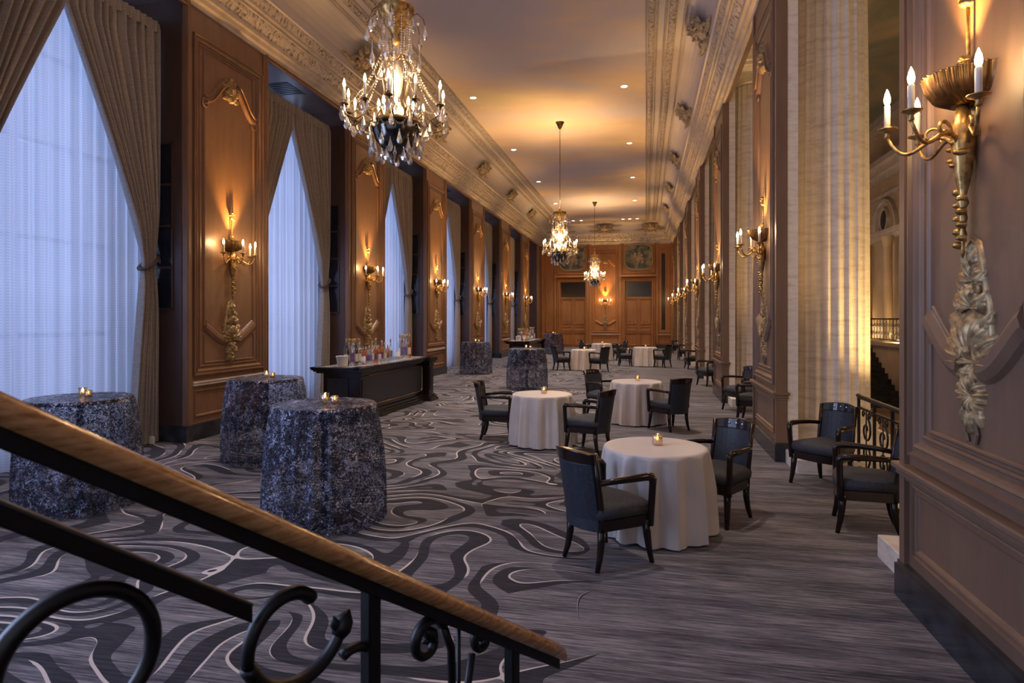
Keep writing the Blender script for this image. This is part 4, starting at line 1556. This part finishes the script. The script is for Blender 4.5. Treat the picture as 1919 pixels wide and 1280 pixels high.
# ------------------------------------------------------------------ armchairs
def make_chair():
    r = empty('armchair')

    def outline(k, n, grow=0.0):
        t = -1 + 2 * k / n
        return t

    def plan(s=1.0, g=0.0):
        # closed plan of the seat, x forward
        pts = []
        for k in range(9):
            t = -1 + 2 * k / 8
            pts.append((0.235 + g + 0.035 * (1 - t * t), t * (0.265 + g)))
        for k in range(9):
            t = 1 - 2 * k / 8
            pts.append((-0.20 - g - 0.05 * (1 - t * t), t * (0.205 + g)))
        return pts
    m = MB()
    P0 = plan(0, 0.0)
    lv = [(0.375, -0.004), (0.38, 0.008), (0.42, 0.014), (0.455, 0.008), (0.478, -0.02)]
    pts = []
    for z, g in lv:
        pts += [(x, y, z) for x, y in plan(0, g)]
    n = len(P0)
    pts += [(x * 0.55, y * 0.55, 0.505) for x, y in P0]
    L = len(lv) + 1
    fs = [(j * n + i, j * n + (i + 1) % n, (j + 1) * n + (i + 1) % n, (j + 1) * n + i) for j in range(L - 1) for i in range(n)]
    fs += [tuple(range(n))[::-1], tuple((L - 1) * n + i for i in range(n))]
    m.add(pts, fs)
    m.build('seat', 'seat_fabric', r, True)
    m = MB()
    pts = []
    for z, g in ((0.285, -0.012), (0.29, 0.0), (0.37, 0.0), (0.378, -0.008)):
        pts += [(x, y, z) for x, y in plan(0, g)]
    fs = [(j * n + i, j * n + (i + 1) % n, (j + 1) * n + (i + 1) % n, (j + 1) * n + i) for j in range(3) for i in range(n)]
    fs += [tuple(range(n))[::-1], tuple(3 * n + i for i in range(n))]
    m.add(pts, fs)
    m.build('seat_rail', 'dark_wood', r)

    def back(z0, z1, th, wide, name, mat, nz=6):
        m = MB()
        pts = []
        for j in range(nz + 1):
            z = z0 + (z1 - z0) * j / nz
            lean = 0.085 * max(0, (z - 0.38)) / 0.5
            hw = wide + 0.012 * (z - 0.38)
            for side in (0, 1):
                for k in range(11):
                    t = -1 + 2 * k / 10
                    x = -0.165 - lean - 0.062 * (1 - t * t) - (th if side == 0 else 0)
                    pts.append((x, t * hw, z - (0.02 * t * t if (z1 > 0.85 and j == nz) else 0)))
        fs = []
        for j in range(nz):
            for k in range(10):
                a = j * 22 + k
                fs.append((a, a + 22, a + 23, a + 1))
                b = a + 11
                fs.append((b, b + 1, b + 23, b + 22))
            for k in (0, 10):
                a = j * 22 + k
                fs.append((a, a + 11, a + 33, a + 22) if k == 0 else (a, a + 22, a + 33, a + 11))
        for k in range(10):
            fs.append((k, k + 1, k + 12, k + 11))
            a = nz * 22 + k
            fs.append((a, a + 11, a + 12, a + 1))
        m.add(pts, fs)
        return m.build(name, mat, r, bevel=0.006)
    back(0.29, 0.795, 0.05, 0.192, 'backrest', 'chair_fabric')
    tr_ = back(0.795, 0.89, 0.056, 0.198, 'top_rail', 'dark_wood', 2)
    m = MB()
    for y in (-0.07, 0.0, 0.07):
        T = plane((-0.165 - 0.085 * 0.9 - 0.062 * (1 - (y / 0.2) ** 2) + 0.001, y, 0.845), (0, 1, 0), (0, 0, 1), (1, 0, 0))
        m.blob(0, 0, 0.026, 0.026, 0.008, T, 10, 3)
    m.build('inlaid_studs', 'stud', tr_, True)
    for s_ in (-1, 1):
        m = MB()
        m.tube([(-0.255, s_ * 0.198, 0.87), (-0.215, s_ * 0.198, 0.6), (-0.185, s_ * 0.196, 0.40), (-0.18, s_ * 0.194, 0.29)], 0.023, 6)
        m.build('back_post', 'dark_wood', r, True)
        m = MB()
        m.tube([(-0.215, s_ * 0.202, 0.650), (-0.10, s_ * 0.245, 0.662), (0.05, s_ * 0.278, 0.668), (0.16, s_ * 0.288, 0.668), (0.225, s_ * 0.286, 0.662), (0.243, s_ * 0.284, 0.640), (0.243, s_ * 0.283, 0.60), (0.238, s_ * 0.276, 0.45), (0.232, s_ * 0.262, 0.29)],
               [0.022, 0.024, 0.027, 0.030, 0.031, 0.031, 0.028, 0.027, 0.031], 8)
        m.build('arm', 'dark_wood', r, True)
        m = MB()
        m.tube([(0.215, s_ * 0.24, 0.33), (0.222, s_ * 0.245, 0.22), (0.235, s_ * 0.252, 0.11), (0.258, s_ * 0.262, 0.0)], [0.035, 0.031, 0.025, 0.019], 8)
        m.build('leg', 'dark_wood', r, True)
        m = MB()
        m.tube([(-0.175, s_ * 0.18, 0.33), (-0.18, s_ * 0.182, 0.20), (-0.20, s_ * 0.187, 0.09), (-0.23, s_ * 0.195, 0.0)], [0.033, 0.029, 0.024, 0.018], 8)
        m.build('leg', 'dark_wood', r, True)
    return r


CHAIR = make_chair()
index_children()
chairs = [
    (-0.32, 4.91, 45, 'dark armchair with its back to the camera at the nearest white table', 'armchairs at the round white tables'),
    (0.66, 6.16, -130, 'dark armchair on the far right of the nearest white table, facing it', None),
    (-2.27, 9.56, 5, 'dark armchair left of the second white table, back to the window wall', None),
    (-0.76, 8.83, 157, 'dark armchair right of the second white table with one arm over the cloth', None),
    (-0.80, 11.95, -40, 'dark armchair behind the left edge of the third white table', None),
    (0.41, 10.88, 128, 'dark armchair at the right of the third white table, its back to the right', None),
    (-3.01, 22.68, 30, 'small looking armchair left of the white table in the middle distance', None),
    (-1.57, 22.30, 140, 'small looking armchair right of the white table in the middle distance', None),
    (-2.68, 28.95, -20, 'distant armchair behind the left side of the farthest white table', None),
    (-1.13, 28.75, 200, 'distant armchair right of the farthest white table', None),
    (-0.82, 25.25, 10, 'distant armchair left of the white table in front of the right end door', None),
    (0.67, 24.88, 140, 'distant armchair right of the white table in front of the right end door', None),
    (1.97, 7.62, -135, 'armchair facing the room beside the near stone column', 'armchairs between the columns'),
    (1.93, 6.12, 168, 'armchair close to the right wall pier, back to the iron railing', 'armchairs between the columns'),
    (1.90, 13.45, -145, 'armchair in the second gap between columns, the farther of two', 'armchairs between the columns'),
    (1.93, 12.1, 160, 'armchair in the second gap between columns, the nearer of two', 'armchairs between the columns'),
    (1.75, 18.25, -155, 'armchair in the third gap between columns', 'armchairs between the columns'),
    (1.72, 24.2, -170, 'armchair in the fourth gap between columns', 'armchairs between the columns'),
    (1.70, 29.5, -175, 'armchair in the fifth gap between columns', 'armchairs between the columns'),
    (1.68, 35.2, -175, 'armchair in the sixth gap between columns, close to the end wall', 'armchairs between the columns'),
]
for i, (x, y, a, lb, g) in enumerate(chairs):
    o = CHAIR if i == 0 else copy_tree(CHAIR)
    o.location = (x, y, 0)
    o.rotation_euler = (0, 0, radians(a))
    tag(o, lb, 'chair', g or 'armchairs at the round white tables')


# ------------------------------------------------------------------ tables
def table(name, x, y, R, h, label, pole=0.03):
    r = empty(name, (x, y, 0))
    m = MB()
    m.lathe([(0.02, h - 0.035), (R - 0.02, h - 0.035), (R, h - 0.02), (R, h - 0.005), (R - 0.006, h)], 40)
    m.build('tabletop', 'dark_wood', r)
    m = MB()
    m.lathe([(pole * 1.6, 0.05), (pole, 0.10), (pole, h - 0.12), (pole * 2, h - 0.036)], 14)
    m.build('pedestal', 'iron', r, True)
    m = MB()
    m.lathe([(0.26, 0.0), (0.26, 0.015), (0.20, 0.03), (0.05, 0.055)], 28)
    m.build('foot', 'iron', r, True)
    tag(r, label, 'table')
    return r


def cloth(name, x, y, R, h, flare, nf, amp, mat, label, group, seed, lift=0.012, bulge=0.0):
    rnd = random.Random(seed)
    ph = [rnd.uniform(0, 6.28) for _ in range(6)]
    N = 220
    m = MB()
    pts = [(0, 0, h + 0.006)]
    rows = []
    for rr in (0.35, 0.7, 0.93, 0.985):
        rows.append([(rr * R * cos(2 * pi * k / N), rr * R * sin(2 * pi * k / N), h + 0.006) for k in range(N)])
    rows.append([((R + 0.008) * cos(2 * pi * k / N), (R + 0.008) * sin(2 * pi * k / N), h - 0.004) for k in range(N)])
    NZ = 22
    for j in range(1, NZ + 1):
        t = j / NZ
        row = []
        for k in range(N):
            a = 2 * pi * k / N
            fold = sin(nf * a + ph[0] + 0.7 * sin(2 * a + ph[1]) + 0.5 * sin(3 * a + ph[2]))
            sharp = 0.95 - 2.0 * abs(sin((nf * a + ph[0] + 0.7 * sin(2 * a + ph[1]) + 0.5 * sin(3 * a + ph[2])) / 2)) ** 0.8 if mat == 'linen' else fold
            side = sin((nf * 2 + 1) * a + ph[3]) * 0.25
            big = 0.25 * sin(3 * a + ph[4]) + 0.2 * sin(5 * a + ph[5])
            rr = R + 0.010 + flare * (t ** 0.9) * (1 + 0.35 * big) + amp * (min(1, t * 2.2) ** 0.7) * (sharp + side) * (0.75 + 0.5 * big) + bulge * sin(pi * t)
            z = (h - 0.004) * (1 - t) + lift * t + (0.012 + 0.02 * max(0, sharp)) * t * t * (0.5 + big)
            row.append((rr * cos(a), rr * sin(a), max(z, 0.004)))
        rows.append(row)
    for rw in rows:
        pts += rw
    fs = [(0, 1 + k, 1 + (k + 1) % N) for k in range(N)]
    for j in range(len(rows) - 1):
        o1, o2 = 1 + j * N, 1 + (j + 1) * N
        fs += [(o1 + k, o2 + k, o2 + (k + 1) % N, o1 + (k + 1) % N) for k in range(N)]
    m.add(pts, fs)
    o = m.build(name, mat, None, True, (x, y, 0))
    tag(o, label, 'tablecloth', group)
    return o


def votive_proto(gold):
    r = empty('votive_candle')
    m = MB()
    if gold:
        m.lathe([(0.030, 0.0), (0.038, 0.006), (0.041, 0.03), (0.037, 0.05), (0.042, 0.08), (0.0395, 0.08), (0.034, 0.05), (0.037, 0.03), (0.03, 0.01), (0.0, 0.01)], 20)
    else:
        m.lathe([(0.026, 0.0), (0.028, 0.004), (0.036, 0.075), (0.0335, 0.075), (0.026, 0.012), (0.0, 0.012)], 20)
    m.build('glass_cup', 'cup_gold' if gold else 'cup_glass', r, True)
    m = MB()
    m.lathe([(0.022, 0.0125), (0.022, 0.035), (0.018, 0.038), (0.0, 0.036)], 14)
    m.build('wax', 'candle', r, True)
    m = MB()
    m.lathe([(0.001, 0.038), (0.008, 0.046), (0.009, 0.054), (0.004, 0.066), (0.0005, 0.074)], 8)
    m.build('flame', 'flame', r, True)
    return r


VA, VB = votive_proto(False), votive_proto(True)
index_children()
vused = {0: False, 1: False}


def votive(x, y, z, gold, label, s=1.0, grp='votives on the tables'):
    k = 1 if gold else 0
    src = VB if gold else VA
    o = src if not vused[k] else copy_tree(src)
    vused[k] = True
    o.location = (x, y, z)
    o.scale = (s, s, s)
    tag(o, label, 'candle', grp)


hi = [
    (-5.49, 5.22, 'lit from behind at the left edge', 11),
    (-4.90, 7.45, 'by the first wall pier', 12),
    (-2.89, 5.31, 'closest to the camera', 13),
    (-5.62, 20.6, 'beyond the near bar', 14),
    (-3.07, 16.35, 'behind the second white table', 15),
    (-4.80, 33.3, 'beside the far bar', 16),
]
for x, y, w, sd in hi:
    table('cocktail_table', x, y, 0.46, 1.07, 'tall round cocktail table under navy lace, %s' % w)
    cloth('lace_tablecloth', x, y, 0.46, 1.07, 0.070, 21, 0.019, 'lace', 'navy sequined lace cloth %s' % w, 'lace cloths on the tall tables', sd, 0.012, 0.02)
    votive(x - 0.03, y + 0.06, 1.078, False, 'left of two votives on the lace table %s' % w, 1.15)
    votive(x + 0.10, y + 0.00, 1.078, True, 'right of two votives on the lace table %s' % w, 0.85)
lo_ = [
    (0.08, 5.62, 'nearest the camera between two armchairs', 21),
    (-1.50, 9.22, 'second from the camera, left of the middle', 22),
    (-0.16, 11.45, 'third from the camera, right of the middle', 23),
    (-2.20, 22.9, 'in the middle distance beyond the tall lace tables', 24),
    (-1.93, 28.6, 'farthest away in front of the end wall', 25),
    (-0.02, 25.3, 'in front of the right end door', 26),
]
for x, y, w, sd in lo_:
    table('dining_table', x, y, 0.435, 0.74, 'round low table under ivory cloth, %s' % w)
    cloth('ivory_tablecloth', x, y, 0.435, 0.74, 0.046, 12, 0.062, 'linen', 'ivory satin cloth on the round table %s' % w, 'ivory cloths on the low tables', sd)
    votive(x + 0.02, y + 0.04, 0.748, True, 'gold glass votive on the ivory table %s' % w, 1.15)


# ------------------------------------------------------------------ bars
def make_bar():
    """origin at the middle of the bar on the floor; x towards the room, y along the bar."""
    r = empty('wooden_bar')
    L, D = 1.74, 0.38
    m = MB()
    m.box(-D + 0.06, D - 0.06, -L + 0.10, L - 0.10, 0.10, 0.90)
    m.build('body', 'bar_wood', r)
    m = MB()
    m.box(-D - 0.06, D + 0.06, -L - 0.02, L + 0.02, 0.955, 0.985)
    m.build('counter', 'bar_top', r, bevel=0.006)
    m = MB()
    for (g, z0, z1) in ((0.085, 0.93, 0.955), (0.10, 0.985, 1.0), (0.06, 0.905, 0.93), (0.02, 0.875, 0.905)):
        if z0 > 0.98:
            for (x0, x1, y0, y1) in ((-D - g, D + g, -L - g, -L - g + 0.10), (-D - g, D + g, L + g - 0.10, L + g), (D + g - 0.10, D + g, -L - g, L + g), (-D - g, -D - g + 0.1, -L - g, L + g)):
                m.box(x0, x1, y0, y1, 0.955, 0.988)
        else:
            m.box(-D - g, D + g, -L - g, L + g, z0, z1)
    for y in (-L + 0.14, L - 0.14):
        m.box(D - 0.1, D + 0.16, y - 0.22, y + 0.22, 0.90, 0.988)
        m.box(D - 0.1, D + 0.13, y - 0.19, y + 0.19, 0.86, 0.90)
    m.build('cornice', 'bar_wood', r, bevel=0.008)
    for y in (-L + 0.14, L - 0.14):
        m = MB()
        m.box(D - 0.12, D + 0.09, y - 0.13, y + 0.13, 0.16, 0.86)
        m.box(D - 0.12, D + 0.11, y - 0.15, y + 0.15, 0.80, 0.83)
        m.box(D + 0.09, D + 0.10, y - 0.09, y + 0.09, 0.22, 0.76)
        m.build('pilaster', 'dark_wood', r, bevel=0.005)
    m = MB()
    for (g, z0, z1) in ((0.13, 0.0, 0.06), (0.10, 0.06, 0.10), (0.06, 0.10, 0.15)):
        m.box(-D + 0.02, D + g - 0.06, -L - g + 0.08, L + g - 0.08, z0, z1)
        for y in (-L + 0.14, L - 0.14):
            m.box(D - 0.1, D + g + 0.05, y - 0.14 - g * 0.7, y + 0.14 + g * 0.7, z0, z1)
    m.build('plinth', 'bar_wood', r, bevel=0.006)
    T = plane((D - 0.06, 0, 0), (0, 1, 0), (0, 0, 1), (1, 0, 0))
    m = MB()
    m.box(D - 0.06, D - 0.045, -L + 0.36, L - 0.36, 0.26, 0.78)
    m.build('front_panel', 'bar_panel', r)
    m = MB()
    c = 0.05
    a0, a1, b0, b1 = -L + 0.36, L - 0.36, 0.24, 0.80
    m.sweep2([(a0 + c, b0), (a1 - c, b0), (a1, b0 + c), (a1, b1 - c), (a1 - c, b1), (a0 + c, b1), (a0, b1 - c), (a0, b0 + c)], prof(HALF, 0.025, 0.028), T, True)
    m.build('brass_beading', 'brass', r)
    m = MB()
    m.box(-D + 0.14, D - 0.2, -L + 0.085, -L + 0.10, 0.22, 0.78)
    m.build('end_panel', 'bar_panel', r)
    tag(r, 'x', 'bar')
    return r


def bottle_mesh(kind):
    shapes = {
        'wine': [(0.0, 0), (0.036, 0.0), (0.038, 0.01), (0.038, 0.19), (0.030, 0.225), (0.014, 0.255), (0.013, 0.31), (0.015, 0.315), (0.015, 0.325), (0.0, 0.325)],
        'slim': [(0.0, 0), (0.032, 0.0), (0.034, 0.008), (0.036, 0.20), (0.018, 0.24), (0.013, 0.27), (0.012, 0.32), (0.0, 0.32)],
        'spirit': [(0.0, 0), (0.042, 0.0), (0.044, 0.008), (0.044, 0.155), (0.036, 0.178), (0.015, 0.195), (0.014, 0.235), (0.0, 0.235)],
        'squat': [(0.0, 0), (0.048, 0.0), (0.052, 0.01), (0.05, 0.11), (0.032, 0.145), (0.016, 0.16), (0.016, 0.20), (0.0, 0.20)],
    }
    return shapes[kind]


protos = {}


def bottle_proto(kind, mat, lab, cap):
    key = (kind, mat, lab, cap)
    if key in protos:
        return protos[key], True
    sh = bottle_mesh(kind)
    r = empty('glass_bottle')
    m = MB()
    m.lathe(sh, 14)
    m.build('glass', mat, r, True)
    m = MB()
    rr = sh[3][0] + 0.0008
    z1 = sh[3][1]
    m.lathe([(rr, z1 * 0.25), (rr, z1 * 0.75)], 14, (0, 0, 0), None, 0.0, pi * 1.5)
    m.build('label_band', lab, r, True)
    m = MB()
    top = sh[-1][1]
    m.lathe([(0.0155, top - 0.045), (0.0155, top + 0.004), (0.0, top + 0.005)], 10)
    m.build('cap', cap, r, True)
    protos[key] = r
    index_children()
    return r, False


def place_bottle(kind, mat, lab, cap, x, y, z, label, group, s=1.0):
    src, used = bottle_proto(kind, mat, lab, cap)
    o = copy_tree(src) if used else src
    o.location = (x, y, z)
    o.scale = (s * 1.06, s * 1.06, s * 1.32)
    o.rotation_euler = (0, 0, random.uniform(0, 6.28))
    tag(o, label, 'bottle', group)


BAR = make_bar()
index_children()
BARZ = 0.988
for i, (bx, by, rz, w) in enumerate(((-5.33, 12.1, -0.045, 'near'), (-4.86, 25.75, -0.03, 'far'))):
    o = BAR if i == 0 else copy_tree(BAR)
    o.location = (bx, by, 0)
    o.rotation_euler = (0, 0, rz)
    o['label'] = ['black lacquered bar with brass beading beside the second and third windows', 'black bar with bottles far down the room near the left wall'][i]
    rnd = random.Random(40 + i)
    C_, S_ = cos(rz), sin(rz)

    def P_(x, y):
        return bx + x * C_ - y * S_, by + x * S_ + y * C_
    g = 'bottles on the %s bar' % w
    for j in range(6):
        x, y = P_(-0.03 + 0.115 * (j % 2) + rnd.uniform(-.01, .01), -1.33 + 0.125 * (j // 2))
        k, mt, lb_, cp = [('wine', 'glass_green', 'label_cream', 'foil'), ('slim', 'glass_clear', 'label_violet', 'foil'), ('wine', 'glass_clear', 'label_cream', 'foil')][j % 3]
        place_bottle(k, mt, lb_, cp, x, y, BARZ, 'tall wine bottle in the cluster at the near end of the %s bar' % w, g, 1.15)
    for j in range(26):
        row, c0 = j % 3, j // 3
        x, y = P_(-0.14 + 0.135 * row + rnd.uniform(-.005, .005), -0.75 + 0.135 * c0 + rnd.uniform(-.005, .005))
        mt = ['glass_amber', 'glass_clear', 'glass_amber', 'glass_amber', 'glass_clear'][rnd.randrange(5)]
        k = ['spirit', 'squat', 'slim'][rnd.randrange(3)]
        place_bottle(k, mt, rnd.choice(['label_cream', 'label_cream', 'label_cream', 'label_violet']), rnd.choice(['foil', 'stud']), x, y, BARZ,
                     '%s spirit bottle in the cluster at the middle of the %s bar' % ('amber' if mt == 'glass_amber' else 'clear', w), g, rnd.uniform(0.92, 1.12))
    for j in range(7):
        x, y = P_(-0.06 + 0.115 * (j % 2) + rnd.uniform(-.005, .005), 1.06 + 0.13 * (j // 2))
        k, mt, lb_, cp = [('wine', 'glass_clear', 'label_cream', 'foil'), ('slim', 'glass_clear', 'label_violet', 'foil'), ('wine', 'glass_amber', 'label_cream', 'foil')][j % 3]
        place_bottle(k, mt, lb_, cp, x, y, BARZ, 'tall bottle in the cluster at the far end of the %s bar' % w, g, 1.2)
    for j in range(8):
        x, y = P_(0.29, -0.62 + 0.14 * j + rnd.uniform(-.01, .01))
        m = MB()
        m.lathe([(0.0, 0.004), (0.026, 0.004), (0.034, 0.09), (0.0355, 0.09), (0.029, 0.0), (0.0, 0.0)], 14)
        tag(m.build('tumbler', 'glass_clear', None, True, (x, y, BARZ)), 'short clear tumbler in the row in front of the %s bar bottles' % w, 'glass', 'tumblers on the %s bar' % w)
    for j, (yy, lb2) in enumerate(((-0.93, 'metal shaker cup left of the middle bottles'), (0.62, 'metal cup right of the middle bottles'))):
        x, y = P_(0.10, yy)
        m = MB()
        m.lathe([(0.0, 0.0), (0.04, 0.0), (0.052, 0.15), (0.055, 0.152), (0.05, 0.15), (0.038, 0.01), (0.0, 0.01)], 18)
        tag(m.build('steel_cup', 'stud', None, True, (x, y, BARZ)), lb2 + ' on the %s bar' % w, 'cup')
    x, y = P_(0.04, -1.60)
    bkt = empty('ice_bucket', (x, y, BARZ), rz)
    m = MB()
    m.lathe([(0.0, 0.0), (0.085, 0.0), (0.11, 0.19), (0.117, 0.196), (0.105, 0.19), (0.08, 0.01), (0.0, 0.01)], 24)
    m.build('bucket', 'white', bkt, True)
    m = MB()
    m.lathe([(0.112, 0.17), (0.122, 0.18), (0.112, 0.19)], 24)
    m.build('rim_band', 'stud', bkt, True)
    tag(bkt, 'white ice bucket at the near end of the %s bar' % w, 'bucket')


# floor outlet below the first pier
r = empty('floor_outlet', (-7.2, 8.02, 0))
m = MB()
m.box(-0.02, 0.02, 0.01, 0.075, 0.0, 0.11)
m.build('cover_plate', 'white', r, bevel=0.003)
m = MB()
m.box(-0.02, 0.02, -0.075, -0.01, 0.0, 0.11)
m.build('cover_plate', 'white', r, bevel=0.003)
r.rotation_euler = (0, 0, pi / 2)
tag(r, 'pair of small white outlet covers on the floor by the first curtain', 'outlet')


# ------------------------------------------------------------------ foreground stair railing
def cw(R_, F_):
    """offsets to the right / ahead of the stair head, turned with the stair"""
    return R_ * cos(TH) - F_ * sin(TH), R_ * sin(TH) + F_ * cos(TH)


A0 = cw(-0.79, 0.92)
B0 = cw(0.145, 2.12)
LEN = math.hypot(B0[0] - A0[0], B0[1] - A0[1])
dirx, diry = (B0[0] - A0[0]) / LEN, (B0[1] - A0[1]) / LEN
SL = (0.725 - 1.725) / LEN


def RZ(t):
    return 1.725 + SL * t


rail = empty('stair_railing', (B0[0], B0[1], 0), atan2(diry, dirx))


def rp(t, z, w=0.0):
    """local point: t along the rail from the end nearest the camera's left, z height, w sideways"""
    return (t - LEN, w, z)


m = MB()
ts = [-0.75 + (LEN + 0.75) * k / 24 for k in range(25)]
sec = [(-0.044, -0.014), (-0.050, 0.008), (-0.042, 0.028), (-0.018, 0.038), (0.018, 0.038), (0.042, 0.028), (0.050, 0.008), (0.044, -0.014)]
pts = []
for t in ts:
    for (w, h) in sec:
        pts.append(rp(t, RZ(t) + h, w))
K = len(sec)
fs = [(j * K + k, j * K + (k + 1) % K, (j + 1) * K + (k + 1) % K, (j + 1) * K + k) for j in range(len(ts) - 1) for k in range(K)]
fs += [tuple(range(K))[::-1], tuple((len(ts) - 1) * K + k for k in range(K))]
m.add(pts, fs)
m.build('handrail', 'handrail', rail, True)


def bar_along(name, off, hh, ww, t0, t1, mat='iron', tilt=0.0):
    m = MB()
    pts = []
    for t in (t0, t1):
        for (w, h) in ((-ww, -hh), (ww, -hh), (ww, hh), (-ww, hh)):
            pts.append(rp(t, RZ(t) + off + tilt * (0.41 - t) + h, w))
    m.add(pts, [(0, 1, 5, 4), (1, 2, 6, 5), (2, 3, 7, 6), (3, 0, 4, 7), (3, 2, 1, 0), (4, 5, 6, 7)])
    m.build(name, mat, rail, bevel=0.003)


bar_along('rail_core', -0.030, 0.018, 0.028, -0.75, LEN - 0.01)
bar_along('lower_rail', -0.178, 0.017, 0.024, -0.75, 0.425, 'iron', 0.083)
bar_along('lit_rail_top', -0.158, 0.004, 0.027, -0.75, 0.425, 'lit_top_metal', 0.083)  # thin strip added; its colour paints the rail's top as lit
for t in (0.737, 1.285):
    m = MB()
    m.box(t - LEN - 0.018, t - LEN + 0.018, -0.018, 0.018, max(0.0, RZ(t) - 0.93), RZ(t) - 0.03)
    m.build('post', 'iron', rail, bevel=0.004)


def scr(cx, cz, r0, r1, a0, a1, rad, n=34, leaf=True):
    m = MB()
    pth = scrollpath(cx, cz, r0, r1, a0, a1, n)
    m.tube([rp(x, z) for x, z in pth], [rad * (1 - 0.25 * k / n) for k in range(n + 1)], 8, sx=1.3)
    if leaf:
        x, z = pth[-1]
        px_, pz_ = pth[-4]
        dx, dz = x - px_, z - pz_
        l = math.hypot(dx, dz) or 1
        dx, dz = dx / l, dz / l
        m.tube([rp(x - dx * rad, z - dz * rad), rp(x, z), rp(x + dx * rad * 1.3, z + dz * rad * 1.3), rp(x + dx * rad * 2.6, z + dz * rad * 2.6)], [rad * 0.9, rad * 1.35, rad * 1.15, rad * 0.15], 8, sx=1.2)
        m.tube([rp(x, z), rp(x - dz * rad * 1.4 + dx * rad * 0.3, z + dx * rad * 1.4 + dz * rad * 0.3), rp(x - dz * rad * 2.2 + dx * rad * 1.2, z + dx * rad * 2.2 + dz * rad * 1.2)], [rad * 0.9, rad * 0.7, rad * 0.12], 8)
    m.build('scroll', 'iron', rail, True)



scr(0.135, 1.290, 0.115, 0.115, 200, -95, 0.016)
scr(0.02, 1.215, 0.05, 0.03, 60, -120, 0.014, 16)
scr(0.545, 1.195, 0.055, 0.125, 62, 200, 0.0165, 20, False)
scr(0.545, 1.195, 0.125, 0.118, 200, 335, 0.0165, 24)
scr(0.69, 1.02, 0.07, 0.05, 120, -60, 0.012, 16)
scr(0.925, 1.005, 0.062, 0.018, 20, 400, 0.014)
scr(1.145, 0.925, 0.048, 0.014, 20, 400, 0.013)
m = MB()
m.tube([rp(0.985, 1.02), rp(1.015, 0.95), rp(1.02, 0.80), rp(1.0, 0.62), rp(0.96, 0.45)], 0.012, 8)
m.tube([rp(1.045, 1.0), rp(1.045, 0.7), rp(1.05, 0.4), rp(1.05, 0.18)], 0.006, 6)
m.tube([rp(1.10, 0.90), rp(1.075, 0.78), rp(1.07, 0.60), rp(1.09, 0.35)], 0.011, 8)
m.build('scroll_stem', 'iron', rail, True)
bar_along('foot_rail', -0.86, 0.014, 0.020, -0.75, LEN - 0.25)
tag(rail, 'sloping stair railing with a varnished wood handrail and black iron scrolls in the foreground', 'railing')
# the stair this railing belongs to, just below the frame
m = MB()
ux, uy = dirx, diry
st0 = (B0[0], B0[1])


def sp(t, w, z):
    return (st0[0] + ux * (t - LEN) + uy * w, st0[1] + uy * (t - LEN) - ux * w, z)


tt, zz = LEN - 0.12, 0.0
while tt > -1.0:
    zz += 0.165
    t0 = tt - 0.2574
    pts = [sp(a, b, c) for c in (0.0, zz) for b in (-0.06, 1.1) for a in (t0, tt)]
    m.add(pts, [(0, 2, 3, 1), (4, 5, 7, 6), (0, 1, 5, 4), (2, 6, 7, 3), (0, 4, 6, 2), (1, 3, 7, 5)])
    tt = t0
struct(m.build('trim_stair', 'marble'))
